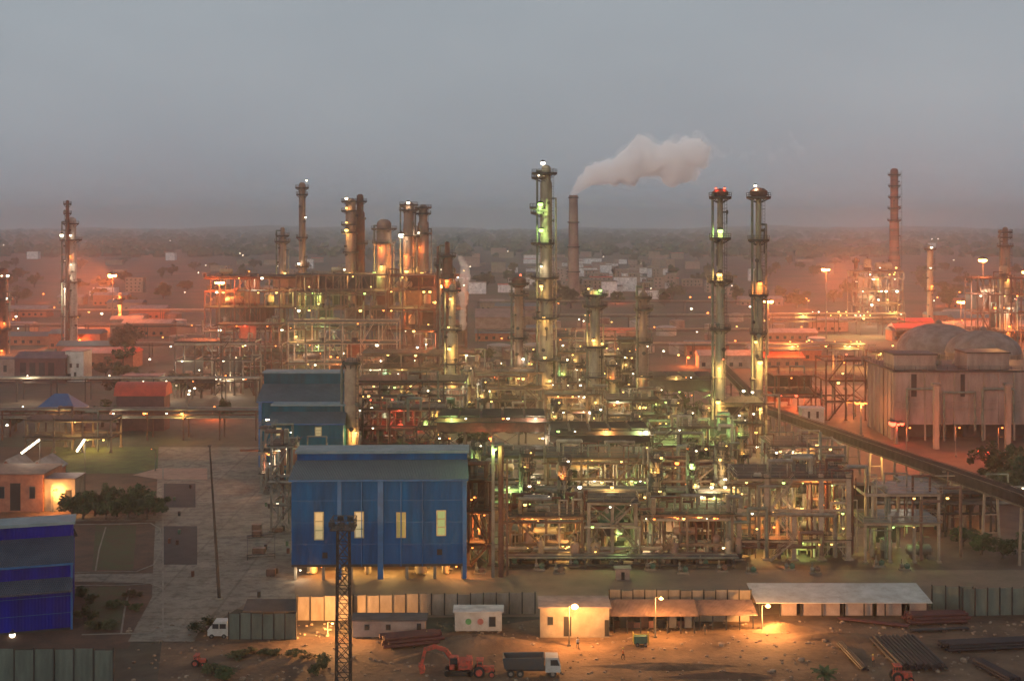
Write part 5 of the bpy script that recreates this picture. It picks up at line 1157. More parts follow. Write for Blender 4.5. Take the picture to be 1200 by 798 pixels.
a = structure('open frame behind the grey air cooler bank with green floodlights', 765, 862, 500, 318, 12, mats=MS, zs=[gz(p, 318) for p in (545, 522, 500)], lamps=16, lc='ggyw', lights=5, lpow=1700, pipes=21, seed=15)
fill(*a, [(0, .3, 'v', 'green', 1.1, 4.5, GREEN), (0, .65, 'd', 'silver', 1.1, 5, VESS), (-1, .85, 'v', 'cream', 1.3, 7, VESC), (1, .5, 'x', 'green lit', 0.5, 4, VESS)], 'in the frame with green floodlights')
a = structure('open frame between the two disc topped columns', 850, 893, 486, 340, 12, mats=MX, zs=[gz(p, 340) for p in (520, 496, 472)], lamps=14, lc='ywow', lights=4, lpow=1800, pipes=18, seed=16)
fill(*a, [(0, .4, 'v', 'reddish', 1.2, 5, VESR), (1, .7, 'd', 'silver', 1.0, 4, VESS)], 'between the two disc topped columns')
a = structure('pale framed equipment deck under the sloping conveyor', 905, 990, 522, 292, 12, mats=MG, zs=[gz(p, 292) for p in (562, 542, 522)], lamps=16, lc='wyyw', lights=5, lpow=1500, pipes=16, seed=17)
fill(*a, [(0, .25, 'v', 'grey green', 1.5, 4.6, PIPEG), (0, .6, 'd', 'pale', 1.3, 4.5, VESS), (-1, .8, 'v', 'grey', 1.4, 6, VESS), (1, .5, 'x', 'pale', 0.45, 4, VESC)], 'on the pale framed deck under the conveyor')
# front rows
a = structure('dark frame behind the tall pipe mast beside the main blue building', 548, 640, 534, 272, 12, mats=MS, zs=[gz(p, 272) for p in (588, 560, 534)], lamps=16, lc='wygy', lights=5, lpow=1300, pipes=21, seed=18)
fill(*a, [(0, .3, 'd', 'rusty', 1.1, 5, VESR), (0, .7, 'v', 'silver', 1.0, 4, VESS), (1, .45, 'd', 'yellow lit', 0.9, 4, VESC), (-1, .15, 'v', 'cream', 1.2, 4.5, VESC), (-1, .55, 'd', 'amber lit', 1.2, 5, VESC)], 'in the dark frame beside the main blue building')
a = structure('pipe filled frame below the grey air cooler bank', 642, 760, 536, 268, 12, mats=MX, zs=[gz(p, 268) for p in (586, 560, 536)], lamps=18, lc='ywgy', lights=5, lpow=1300, pipes=32, seed=19)
fill(*a, [(0, .15, 'v', 'slim yellow', 0.9, 4.5, VESC), (0, .45, 'd', 'silver', 1.1, 5, VESS), (0, .85, 'v', 'reddish', 1.0, 4, VESR), (1, .3, 'x', 'cream', 0.5, 4, VESC), (-1, .35, 'd', 'dark', 1.2, 5, STEELD)], 'in the frame below the grey air cooler bank')
a = structure('open frame with amber lamps right of the pipe filled frame', 765, 862, 538, 264, 12, mats=MX, zs=[gz(p, 264) for p in (588, 562, 538)], lamps=18, lc='ywoy', lights=5, lpow=1400, pipes=28, seed=20)
fill(*a, [(0, .25, 'v', 'amber lit', 1.0, 4.5, VESC), (0, .6, 'x', 'silver', 0.5, 4, VESS), (1, .7, 'd', 'pale', 0.9, 4, VESS), (-1, .4, 'v', 'cream', 1.2, 4.5, VESC), (-1, .8, 'd', 'rusty', 1.2, 4.5, VESR)], 'in the frame with amber lamps')
a = structure('low frame of amber lit pipework behind the tall pipe mast, nearest the road', 598, 682, 602, 239, 9, mats=MX, zs=[gz(p, 239) for p in (636, 604)], lamps=16, lc='yoyg', lights=5, lpow=800, pipes=26, seed=61, lsize=0.22, deckfill=0.2)
fill(*a, [(-1, .15, 'd', 'rusty', 0.9, 4, VESR), (-1, .4, 'v', 'cream', 0.8, 4, VESC), (-1, .65, 'x', 'reddish', 0.5, 4, VESR), (0, .5, 'd', 'silver', 0.8, 4, VESS), (-1, .9, 'v', 'dark', 0.9, 4.5, STEELD)], 'in the low amber lit frame')
a = structure('low frame of amber lit pipework right of the pale heater stand, nearest the road', 752, 858, 600, 238, 9, mats=MX, zs=[gz(p, 238) for p in (636, 602)], lamps=18, lc='yoyw', lights=6, lpow=800, pipes=30, seed=62, lsize=0.22, deckfill=0.2)
fill(*a, [(-1, .12, 'd', 'yellow', 0.9, 4, VESC), (-1, .35, 'v', 'cream', 0.8, 4, VESC), (-1, .6, 'x', 'amber', 0.5, 4, VESC), (0, .5, 'd', 'rusty', 0.8, 4, VESR), (-1, .85, 'v', 'rusty', 0.9, 4.5, VESR)], 'in the low frame right of the heater stand')
a = structure('dark red frame tight against the flank of the main blue building', 549, 574, 560, 236, 10, mats=MR, zs=[gz(p, 236) for p in (636, 598, 562)], lamps=7, lc='yo', lights=2, lpow=800, pipes=10, seed=63, lsize=0.22)
pipe_rack('low pipe sleeper rack running along the plant road', 598, 860, 234, 1.6, 4, 1, 6, 7, (STEELD,), 64)
pipe_rack('long two tier pipe rack passing before the central frames', 546, 862, 256, 9.0, 6, 2, 8, 8, (STEEL,), 3, lamps=12, lc='ywwg', lpow=900, lights=6)
pipe_rack('pipe rack running on past the white roofed shed towards the picture edge', 1000, 1215, 258, 8.4, 6, 2, 8, 7, (STEEL,), 4, lamps=5, lc='yw', lpow=500, lights=2, pm=[PIPED, PIPED, PIPEB, PIPES])
# reactor frame standing at the front
a = structure('square pale framed heater stand holding a dark green vessel', 690, 745, 588, 237, 7, mats=MG, zs=[gz(p, 237) for p in (640, 612, 588)], posts=3, lamps=8, lc='gwyg', lights=3, lpow=700, pipes=10, seed=21, deckfill=0.3, pw=0.6, brace=0.5, lsize=0.26)
vessel('dark green rounded vessel inside the pale framed heater stand', gx(716, 240), 240.2, gz(625, 240), 2.6, 6.5, GREEN)
cabin('pinkish control kiosk below the pale framed heater stand', 722, 738, 680, 13, 1.8, CONCP, mat('kiosk roof', (0.2, 0.15, 0.13), 0.8), (('door', 730, 670, 679, 4),), name='control_kiosk', cat='kiosk', legs=0.04)
a = structure('tall portal frame of pale posts with glowing pipework inside', 866, 994, 556, 240, 13, mats=(mat('sandy portal steel', (0.29, 0.225, 0.16), 0.6, 0, (0.18, 0.13, 0.09), 0.5), GRATE), zs=[gz(p, 240) for p in (632, 596, 560)], posts=5, lamps=26, lc='ywogy', lights=8, lpow=1000, pipes=46, seed=22, deckfill=0.15, pw=0.85, brace=0.15, lsize=0.26)
fill(*a, [(0, .2, 'x', 'amber lit', 0.5, 4, VESC), (0, .7, 'd', 'greenish', 0.9, 4, PIPEG), (-1, .12, 'v', 'bright yellow lit', 1.0, 5, VESC), (-1, .4, 'v', 'dark', 1.1, 6, STEELD), (-1, .65, 'd', 'cream', 1.1, 4, VESC), (-1, .88, 'v', 'amber', 1.0, 5, VESR)], 'inside the portal frame of pale posts')
a = structure('wide flat roofed transfer frame at the foot of the conveyor', 1014, 1100, 575, 238, 10, mats=(MATS['sandy portal steel'], STEELG), zs=[gz(p, 238) for p in (612, 578)], posts=4, lamps=6, lc='gyw', lights=2, lpow=500, pipes=10, seed=23, deckfill=1.0, brace=0.1, stair=False, lsize=0.25)
fill(*a, [(-1, .35, 'v', 'pale green lit', 1.1, 4, PIPEG), (-1, .8, 'd', 'dull grey', 1.0, 4, STEELG)], 'under the wide flat roofed transfer frame')
a = structure('dark flat topped frame beyond the transfer frame', 1075, 1168, 572, 262, 14, mats=(STEELD, STEELG), zs=[gz(p, 262) for p in (600, 574)], posts=4, lamps=5, lc='yo', lights=2, lpow=500, pipes=7, seed=24, deckfill=1.0, brace=0.1, stair=False, lsize=0.25)
# mast like tall pipes (x 575-592)
t = thing('pipe_mast', 'tall grey post with a red riser pipe right of the main blue building', 'pipe mast', (gx(580, 228), 228, 0))
x = gx(579, 228); zt = gz(512, 228)
MB().box(x-0.45, 227.6, 0, x+0.1, 228.2, zt).build('post', STEELG, t)
MB().tube((x+1.2, 228.4, 0), (x+1.2, 228.4, zt-1.5), 0.5, n=10).build('riser', STEELR, t); MB().tube((x+2.3, 228.8, 0), (x+2.3, 228.8, zt-4), 0.22, n=8).build('riser', PIPEB, t)
b_ = MB()
for k in range(9): z = 2+(zt-4)*k/8; b_.bar((x, 228, z), (x+2.3, 228.6, z), 0.14)
b_.build('bracket', STEEL, t); MB().cbox(x+0.6, 228.3, zt-1.2, 2.4, 1.6, 0.15).build('platform', STEELD, t); lamp(t, (x+0.2, 227.1, zt-2), 'g', 0.28, 500)
# left platform tower by the teal building
a = structure('narrow stair tower at the corner of the teal building', 306, 318, 502, 300, 5, mats=MG, zs=[gz(p, 300) for p in (555, 528, 502)], posts=2, lamps=5, lc='wow', lights=2, lpow=500, pipes=5, seed=25, lsize=0.25)
a = structure('low grey pipe frame between the stair tower and the main blue building', 318, 342, 520, 262, 8, mats=MG, zs=[gz(p, 262) for p in (590, 556, 522)], posts=2, lamps=5, lc='wo', lights=1, lpow=500, pipes=9, seed=26, lsize=0.22)
for i, (px, py) in enumerate(((562, 672), (600, 662), (632, 668), (655, 672), (672, 664), (762, 668), (780, 662), (800, 672), (824, 664), (846, 670), (880, 672), (925, 668), (955, 672), (1030, 664), (1060, 668))):
    X, Y, _ = gp(px, py); pump('green pump on a concrete block along the front of the plant', X, Y, 0.03, 0.9, 'pumps along the front of the plant', GREEN if i % 3 else PIPEB)
rr = random.Random(21)
for i, px in enumerate(range(606, 870, 13)):
    X, Y, _ = gp(px+rr.uniform(-3, 3), rr.choice([652, 656, 660])); kind = i % 3
    lb = ('%s small vessel standing at ground level before the long two tier pipe rack' % ['cream', 'rusty', 'silver', 'narrow', 'squat'][i % 5])
    if kind == 0: exchanger('stacked exchanger pair at ground level before the long two tier pipe rack', X, Y, 0.03, 3.4, 0.42, 'ground level exchangers before the pipe rack', m=rr.choice([VESC, VESS]))
    else: vessel('small upright vessel at ground level before the long two tier pipe rack', X, Y, 0.03, rr.uniform(0.6, 1.0), rr.uniform(3, 5.5), rr.choice([VESC, VESR, VESS]), group='ground level vessels before the pipe rack', seed=i)
# slim columns and stacks of landings that crowd the centre
CR = [(432, 462, 400, 7, VESC, 'cream', 'above the blue ridge next to the thick brown column'), (452, 452, 405, 9, PIPEG, 'grey green', 'behind the ridge of the main blue building'), (476, 440, 420, 6, VESR, 'ruddy', 'between the lamp strung deck and the green lit frame'),
 (498, 456, 392, 8, VESS, 'silver', 'in the green lit frame behind the blue ridge'), (512, 468, 350, 6, VESC, 'cream', 'over the corner of the brown air cooler bank'), (548, 430, 440, 8, VESC, 'yellowish', 'right of the yellow lit column'), (566, 446, 400, 6, STEELD, 'dark', 'left of the dark slim column'),
 (583, 424, 430, 9, VESR, 'ruddy', 'close left of the dark slim column'), (622, 408, 440, 6, VESR, 'thin ruddy', 'between the dark slim and the tallest column'), (661, 420, 410, 7, VESC, 'cream', 'close right of the tallest column'), (676, 404, 430, 8, VESS, 'silver', 'inside the tall frame by the tallest column'),
 (718, 424, 405, 8, VESC, 'cream', 'close right of the stout column'), (735, 410, 420, 5, STEELD, 'thin dark', 'left of the slim pointed column'), (771, 455, 380, 7, VESC, 'cream', 'right of the slim pointed column'), (790, 470, 350, 8, VESS, 'silver', 'behind the frame with green floodlights'),
 (808, 482, 335, 6, VESC, 'yellowish', 'left of the first disc topped column, behind green floodlights'), (826, 476, 345, 7, VESR, 'ruddy', 'close left of the first disc topped column'), (868, 490, 330, 8, VESC, 'cream', 'between the two disc topped columns'), (652, 470, 340, 6, STEELD, 'dark', 'over the grey air cooler bank'),
 (700, 478, 330, 7, VESC, 'yellowish', 'rising over the grey air cooler bank'), (746, 486, 320, 6, VESR, 'ruddy', 'over the right end of the grey air cooler bank'), (560, 520, 262, 7, VESC, 'cream', 'in front of the dark frame by the main blue building'), (618, 528, 256, 8, VESR, 'ruddy', 'in front of the brown air cooler bank'),
 (662, 538, 254, 7, VESS, 'silver', 'above the low amber lit frame'), (770, 534, 252, 8, VESC, 'cream', 'above the low frame right of the heater stand'), (812, 526, 256, 6, STEELD, 'dark', 'in the frame with amber lamps'), (846, 520, 262, 8, VESC, 'yellowish', 'left of the portal frame'),
 (905, 528, 262, 7, VESC, 'cream', 'rising inside the portal frame top'), (940, 540, 256, 8, PIPEG, 'grey green', 'above the middle of the portal frame'), (975, 545, 252, 6, VESR, 'ruddy', 'at the right end of the portal frame')]
for i, (px_, py_, Y_, w_, m_, lk, plc) in enumerate(CR):
    bot = gz(py_, Y_); tower('%s slim process column %s' % (lk, plc), px_, Y_, [(py_, w_), (py_+60, w_*1.25)], (m_, STEELD), plats=((py_+3, w_*0.95), (py_+20, w_*1.1), (py_+42, w_*1.1)),
      lamps=((py_+1, w_*0.5, 'yw'[i % 2], 0, 0.25), (py_+17, -w_*0.4, 'ygyo'[i % 4], 900, 0.33), (py_+40, w_*0.3, 'yywg'[i % 4], 700, 0.3)), riser=2, n=12, name='process_tower', bands=i % 2 == 0)
rr = random.Random(91)
for i in range(22):
    Y_ = rr.uniform(262, 420); px_ = rr.uniform(430, 860)
    tree('dark green tree grown up between the central frames', gx(px_, Y_), Y_-4, rr.uniform(6, 10), rr.uniform(5, 8), 'dark green trees between the central frames', k=i, m=LEAF)
# ============================================================ conveyor gallery
P = [Vector((gx(842, 470), 470, gz(423, 470))), Vector((gx(897, 392), 392, gz(478, 392))), Vector((gx(1205, 236), 236, gz(583, 236))), Vector((gx(1300, 205), 205, gz(632, 205)))]
t = thing('conveyor_gallery', 'long covered conveyor gallery sloping down across the plant to the picture edge', 'conveyor', (P[1].x, P[1].y, 0))
GAL = mat('grey brown gallery sheeting', (0.036, 0.032, 0.03), 0.9, 0.0, (0.018, 0.016, 0.015), 0.4, ribs=1.0, spec=0.1)
for k in range(3):
    a, b_ = P[k], P[k+1]; d = (b_-a).normalized(); sd_ = Vector((d.y, -d.x, 0)).normalized()*1.45; up = Vector((0, 0, 1))
    sec = [(-1, 0), (1, 0), (1, 1.6), (0.6, 2.15), (0, 2.35), (-0.6, 2.15), (-1, 1.6)]
    n = len(sec); vs = [a+sd_*u+up*(v-1.4) for u, v in sec]+[b_+sd_*u+up*(v-1.4) for u, v in sec]
    MB().add(vs, [tuple(range(n)), tuple(range(2*n-1, n-1, -1))]+[(i, i+n, (i+1) % n+n, (i+1) % n) for i in range(n)]).build('gallery', GAL, t)
    q = MB(); q.bar(a+sd_*1.08+up*(-1.5), b_+sd_*1.08+up*(-1.5), 0.3); q.bar(a-sd_*1.08+up*(-1.5), b_-sd_*1.08+up*(-1.5), 0.3); q.bar(a-sd_*1.1+up*0.7, b_-sd_*1.1+up*0.7, 0.12); q.bar(a+sd_*1.1+up*0.7, b_+sd_*1.1+up*0.7, 0.12); q.build('truss', STEEL, t)
    L_ = (b_-a).length; m_ = max(2, int(L_/14))
    for i in range(m_+1):
        if k > 0 and i == 0: continue
        c = a+(b_-a)*(i/m_)
        q = MB()
        for sg in (-1, 1): q.bar((c.x+sd_.x*sg*1.2, c.y+sd_.y*sg*1.2, 0), (c.x+sd_.x*sg*0.9, c.y+sd_.y*sg*0.9, c.z-1.6), 0.4)
        for f in (0.3, 0.6, 0.9): q.bar((c.x+sd_.x*1.1, c.y+sd_.y*1.1, c.z*f-1), (c.x-sd_.x*1.1, c.y-sd_.y*1.1, c.z*f-1), 0.2)
        q.build('trestle', MATS['sandy portal steel'] if k == 1 else STEELD, t)
    for i in range(8 if k == 1 else 2):
        c = a+(b_-a)*((i+0.5)/(8 if k == 1 else 2))-up*2.1+sd_*-0.8; lamp(t, tuple(c), 'yw'[i % 2], 0.3, 900 if i % 2 == 0 and k == 1 else 0)
# ============================================================ left middle ground
pipe_rack('long low pipe rack crossing behind the lawn', -40, 300, 372, 8.5, 6, 2, 10, 8, (STEELR,), 7, lamps=8, lc='owy', lpow=900, lights=3)
pipe_rack('dim upper pipe rack crossing behind the blue gabled roof', -60, 300, 452, 8.0, 6, 1, 12, 8, (STEELD,), 8, lamps=6, lc='wo', lpow=1500, lights=2)
a = structure('amber lit low frame behind the two bright slanting lamps', 30, 130, 490, 352, 9, mats=MX, zs=[gz(p, 352) for p in (512, 492)], lamps=6, lc='y', lights=3, lpow=900, pipes=8, seed=31, stair=False, lsize=0.25)
BLG = mat('blue gable roof sheeting', (0.02, 0.11, 0.26), 0.6, 0, (0.015, 0.08, 0.19), 0.3, ribs=1.2)
Yh = gy(506); ha, hb_ = gx(37, Yh), gx(89, Yh); zh = gz(482, Yh); zr_ = gz(461, Yh+6)
t = thing('hall', 'small hall with blue hipped roof and white fascia', 'hall', ((ha+hb_)/2, Yh+6, 0))
MB().box(ha+0.8, Yh+0.8, 0, hb_-0.8, Yh+11.2, zh-0.4).build('wall', CREAM, t); MB().box(ha, Yh, zh-0.397, hb_, Yh+12, zh).build('fascia', WHITE, t)
xm1, xm2 = ha+(hb_-ha)*0.36, ha+(hb_-ha)*0.66
MB().add([(ha, Yh, zh+.003), (hb_, Yh, zh+.003), (hb_, Yh+12, zh+.003), (ha, Yh+12, zh+.003), (xm1, Yh+6, zr_), (xm2, Yh+6, zr_)], [(0,1,5,4), (2,3,4,5), (1,2,5), (3,0,4), (0,3,2,1)]).build('roof', BLG, t)
# pavilion with dark roof and white end
gable('long dark pavilion with deep purple brown roof and open front', 17, 76, 449, 420, 412, 12, mat('dark maroon wall', (0.10, 0.045, 0.045), 0.8, 0, (0.06, 0.03, 0.03), 0.4), mat('purple brown roof', (0.12, 0.075, 0.085), 0.7), axis='X', openings=(('window', 27, 425, 440, 7), ('window', 38, 425, 440, 7), ('window', 49, 425, 440, 7), ('window', 60, 425, 440, 7)))
cabin('white end block with small windows at the end of the dark pavilion', 76.4, 98, 448, 36, 10, WHITE, MATS['purple brown roof'], (('window', 83, 426, 431, 3), ('window', 88, 436, 441, 3), ('window', 91, 426, 431, 3), ('door', 81, 438, 446, 4)), name='end_block', cat='building', legs=0.02)
cabin('pale pink block cut by the picture edge beside the dark pavilion', -30, 17, 447, 26, 9, CONCP, MATS['purple brown roof'], (('window', 6, 428, 436, 4),), name='pink_block', cat='building', legs=0.02)
# red half round tank on saddles
Yr = 392; X0, X1 = gx(138, Yr), gx(198, Yr); zc = gz(456, Yr)
t = thing('red_hall', 'red curved roof hall raised above the long low pipe rack', 'hall', ((X0+X1)/2, Yr, 0))
REDR = mat('bright red roof sheeting', (0.55, 0.065, 0.035), 0.55, 0, (0.36, 0.05, 0.03), 0.3, ribs=1.0)
n = 10; r = 3.6; sec = [(-r-0.4, -1.6), (-r, -0.4)]+[(-r*math.cos(math.pi*k/n), -0.4+r*0.75*math.sin(math.pi*k/n)) for k in range(1, n)]+[(r, -0.4), (r+0.4, -1.6)]
m_ = len(sec); vs = [(X0, Yr+u, zc+v) for u, v in sec]+[(X1, Yr+u, zc+v) for u, v in sec]
MB().add(vs, [tuple(range(m_)), tuple(range(2*m_-1, m_-1, -1))]+[(k, k+m_, (k+1) % m_+m_, (k+1) % m_) for k in range(m_)]).build('roof', REDR, t)
MB().box(X0+0.6, Yr-r+0.4, 0, X1-0.6, Yr+r-0.4, zc-1.61).build('wall', MATS['dark maroon wall'], t)
cabin('cream block behind the red curved roof hall', 142, 186, 470, 29, 8, CREAM, MATS['purple brown roof'], (('window', 150, 446, 450, 4),), name='cream_block', cat='building', legs=0.02)
# slanting bright fluorescent lamps
for lb, (xa, ya), (xb, yb), Yl in (('longer bright slanting tube lamp above the small grey roofed sheds', (25, 531), (44, 516), 300), ('shorter bright slanting tube lamp left of the lawn', (90, 529), (97, 516), 300)):
    p = (gx(xa, Yl), Yl, gz(ya, Yl)); q = (gx(xb, Yl), Yl+1.2, gz(yb, Yl)); t = thing('tube_lamp', lb, 'lamp', (q[0], q[1], 0))
    MB().tube((q[0], q[1]+0.3, 0), (q[0], q[1]+0.3, q[2]), 0.1, n=6).build('pole', STEELD, t)
    MB().tube(p, q, 0.26, n=8).build('tube', EM_W, t); b_ = MB(); b_.bar((p[0], p[1]+0.15, p[2]+0.32), (q[0], q[1]+0.15, q[2]+0.32), 0.5, 0.12); b_.build('reflector', STEELD, t)
    light(((p[0]+q[0])/2, Yl-0.7, (p[2]+q[2])/2-0.6), 'w', 900, 0.5, t)
street_lamp('lamp glowing at the wall corner between the brick block and the dark trees', 62, 600, 26, 'a', 1500, size=0.4, em='o')
street_lamp('lamp pole at the edge of the lawn with an unlit head', 182, 552, 26, 'a', 0, size=0.1, em='o', arm=-1)
cabin('dim orange lit wall block beside the corner lamp', 52, 88, 599, 38, 6, CREAM, MATS['purple brown roof'], (('door', 80, 574, 597, 7),), name='lit_block', cat='building', legs=0.02)
rr = random.Random(17)
for i, (px, py) in enumerate(((84, 607), (97, 609), (111, 605), (124, 609), (137, 606), (150, 609), (161, 605), (172, 609), (181, 604), (105, 598), (130, 598), (158, 597))):
    X, Y, _ = gp(px, py); tree('low dark tree in the hedge row beside the brick block', X, Y, rr.uniform(4.2, 6), rr.uniform(4.5, 6), 'dark hedge trees beside the brick block', k=i, trunk=0.2)
for lb, px, py, h, w_, m, k in (('big bare brown tree below the first glowing light mast', 145, 425, 17, 15, LEAF3, 1), ('dark green tree at the right end of the dim upper rack', 263, 500, 9, 6, LEAF, 2), ('small tree beside the hall with the blue gabled roof', 120, 500, 8, 9, LEAF2, 3), ('olive shrub tree by the white lamp near the picture edge', 18, 505, 6, 9, LEAF2, 4)):
    X, Y, _ = gp(px, py); tree(lb, X, Y, h, w_, k=k, m=m)
rr = random.Random(3)
for i in range(16):
    X, Y, _ = gp(rr.uniform(100, 290), rr.uniform(425, 470)); tree('brown tree among the dim yards beyond the pipe racks', X, Y, rr.uniform(6, 11), rr.uniform(6, 11), 'brown trees among the dim yards', k=i, m=rr.choice([LEAF2, LEAF3]))
for i, (px, py) in enumerate(((1170, 570), (1186, 576), (1200, 566), (1160, 556), (1192, 558), (1178, 590), (1205, 585), (1150, 600), (1128, 640), (1150, 650), (1175, 655), (1196, 650))):
    X, Y, _ = gp(px, py); tree('dark tree in the grove under the low end of the conveyor', X, Y, 7.5 if i < 8 else 4, 8 if i < 8 else 5, 'dark grove under the conveyor', k=i+2, trunk=0.2)
for i in range(9):
    X, Y, _ = gp(rr.uniform(560, 600)+i*9, rr.uniform(425, 452)); tree('dark green tree between the steam and the tallest column', X, Y, rr.uniform(6, 9), rr.uniform(6, 9), 'dark trees between the central columns', k=i, m=LEAF)
# small lamps of the left yards
for i, (px, py, c) in enumerate(((227, 430, 'w'), (193, 447, 'w'), (206, 443, 'w'), (205, 452, 'w'), (188, 455, 'w'), (219, 462, 'w'), (226, 455, 'w'), (251, 440, 'w'), (249, 477, 'o'), (213, 490, 'o'), (220, 458, 'w'), (6, 498, 'w'), (12, 378, 'w'), (20, 385, 'w'), (36, 380, 'w'), (285, 382, 'w'), (282, 395, 'r'))):
    street_lamp('small lamp on a pole among the dim yards left of the teal building', px, py+14, 14, {'w': 'w', 'o': 's', 'r': 'r'}[c], 1600 if i % 4 == 0 else 0, 'small yard lamps left of the teal building', size=0.42, em=c)
for lb, pts in (('low grey pipe barrier frame on the paving left of the main blue building', [(290, 634), (322, 632), (322, 655), (290, 657)]),):
    P_ = [gp(*p) for p in pts]; t = thing('pipe_barrier', lb, 'barrier', P_[0]); b_ = MB()
    for a_, c_ in zip(P_, P_[1:]+P_[:1]):
        for h_ in (0.6, 1.1): b_.bar((a_[0], a_[1], h_), (c_[0], c_[1], h_), 0.12)
    b_.build('rail', STEELD, t)
    for a_ in P_: MB().bar((a_[0], a_[1], 0.09), (a_[0], a_[1], 1.2), 0.14).build('post', STEELD, t)
rr = random.Random(55)
for i in range(16):
    X, Y, _ = gp(rr.choice([rr.uniform(300, 338), rr.uniform(196, 232)]), rr.uniform(560, 700)); t = thing('oil_drum', 'rusty oil drum standing on the paved yard left of the main blue building', 'drum', (X, Y, 0.09), 'oil drums on the paved yard')
    m_ = rr.choice([STEELR, GREEN, STEELD, BARD]); MB().lathe(X, Y, [(0.3, 0.09), (0.3, 0.38), (0.32, 0.39), (0.32, 0.42), (0.3, 0.43), (0.3, 0.68), (0.32, 0.69), (0.32, 0.72), (0.3, 0.73), (0.3, 1.0)], 12).build('body', m_, t); MB().lathe(X, Y, [(0.31, 1.003), (0.31, 1.03), (0.27, 1.035)], 12).build('lid', m_, t)
for i in range(9):
    X, Y, _ = gp(rr.choice([rr.uniform(300, 340), rr.uniform(305, 335)]), rr.uniform(530, 560) if i % 2 else rr.uniform(570, 690)); w_, h_ = rr.uniform(1.2, 2.6), rr.uniform(0.7, 1.6)
    if X < gx(190, Y) and Y < gy(600): continue
    t = thing('wooden_crate', 'wooden equipment crate left on the paving by the stair tower', 'crate', (X, Y, 0.09), 'equipment crates on the paving')
    MB().cbox(X, Y, 0.2, w_, 1.2, h_).build('box', PIPEB, t); q = MB()
    for d in (-0.4, 0, 0.4): q.cbox(X+d*w_, Y, 0.09, 0.12, 1.25, 0.107)
    for d in (-0.48, 0.48): q.cbox(X+d*w_, Y-0.63, 0.2, 0.1, 0.05, h_)
    q.build('batten', STEELD, t)
# ============================================================ glowing sodium masts
mast_lamp('first glowing sodium light mast from the picture edge, past the pinkish white column', 132, 770, 322, power=330000, size=1.5)
mast_lamp('glowing sodium mast at the left end of the long process block', 257, 556, 330, power=50000, size=1.2)
mast_lamp('glowing sodium mast right behind the conveyor column', 900, 560, 352, power=100000, size=1.3)
mast_lamp('glowing sodium mast standing alone between the conveyor column and the lit plant', 968, 700, 315, power=150000, size=1.3)
mast_lamp('glowing sodium mast beside the dark topped column by the domes', 1152, 680, 304, power=150000, size=1.4)
mast_lamp('low glowing sodium mast behind the grey domes', 1126, 720, 353, power=50000, size=1.2)
mast_lamp('glowing sodium mast cut by the picture edge past the dark topped column', 1203, 670, 318, power=80000, size=1.2)
mast_lamp('glowing sodium mast beside the rising steam', 522, 545, 334, power=20000, size=0.9)
mast_lamp('red glowing lamp mast at the corner of the concrete cooling block', 1051, 366, 494, c='r', power=2200, size=0.9)
mast_lamp('red glowing lamp mast above the dark grove', 1155, 345, 527, c='r', power=2200, size=0.9)
mast_lamp('small orange mast before the dark process sheds behind the conveyor', 1009, 380, 470, c='o', power=5000, size=0.7)
# ============================================================ right side
CT = mat('orange brown cooling block concrete', (0.26, 0.20, 0.165), 0.9, 0, (0.14, 0.10, 0.08), 0.25, bump=0.3, streak=(1, 1, 0.25))
Yc = 372; X0, X1 = gx(1047, Yc), gx(1260, Yc); zt = gz(436, Yc); z1 = gz(497, Yc)
t = thing('cooling_block', 'long orange brown concrete cooling block with upright ribs beyond the conveyor', 'cooling tower', ((X0+X1)/2, Yc+14, 0))
MB().box(X0, Yc, z1, X1, Yc+27, zt).build('wall', CT, t)
MB().box(X0, Yc+1, 0, X0+0.4, Yc+26.5, z1-0.01).build('side_wall', CONC, t)
for k in range(7): MB().box(X0-0.3, Yc+1.5+k*4, 0, X0-0.003, Yc+2.0+k*4, zt-0.05).build('side_rib', CT, t)
b_ = MB(); b_.bar((X0-0.5, Yc+8, 0), (X0-0.5, Yc+8, zt), 0.12); b_.bar((X0-0.5, Yc+8.7, 0), (X0-0.5, Yc+8.7, zt), 0.12); [b_.bar((X0-0.5, Yc+8, 0.5+0.6*q), (X0-0.5, Yc+8.7, 0.5+0.6*q), 0.06) for q in range(int(zt/0.6)-1)]; b_.build('ladder', STEELD, t)
b_ = MB(); rails(b_, X0+0.2, Yc, X1, Yc+27, zt+0.5, 0.09, 3); b_.build('railing', STEELD, t)
for k, (pa, za, zb_) in enumerate(((1062, 4, 15), (1105, 3, 14), (1150, 5, 15))):
    x = gx(pa, Yc); MB().path([(x, Yc-1.0, 0), (x, Yc-1.0, zb_), (x+9, Yc-1.0, zb_), (x+9, Yc-1.0, za)], 0.35).build('pipe', PIPEG, t)
b_ = MB(); b_.box(X0-0.4, Yc-0.5, zt+0.003, X1, Yc+28.5, zt+0.5); b_.build('parapet', STEELD, t)
for k in range(13): x = X0+0.5+(X1-X0-1)*k/12; MB().box(x-0.25, Yc-0.3, z1 if k % 2 else 0, x+0.25, Yc-0.003, zt-0.01).build('rib', CT if k % 2 else CONC, t)
for f in (0.3, 0.42, 0.0): z = z1+(zt-z1)*f; MB().box(X0-0.2, Yc-0.6, z, X1, Yc-0.455, z+0.35).build('band', CT, t)
for px, w_ in ((1070, 8), (1128, 5)): x = gx(px, Yc); MB().box(x-w_*0.12, Yc-0.2, z1+8, x+w_*0.12, Yc-0.003, zt-0.6).build('recess_shade', DARK, t)  # raised slabs whose dark colour stands for the shade inside recesses
MB().box(X0+1, Yc+6, 0, X1, Yc+7, z1-0.01).build('core_wall', STEELD, t)
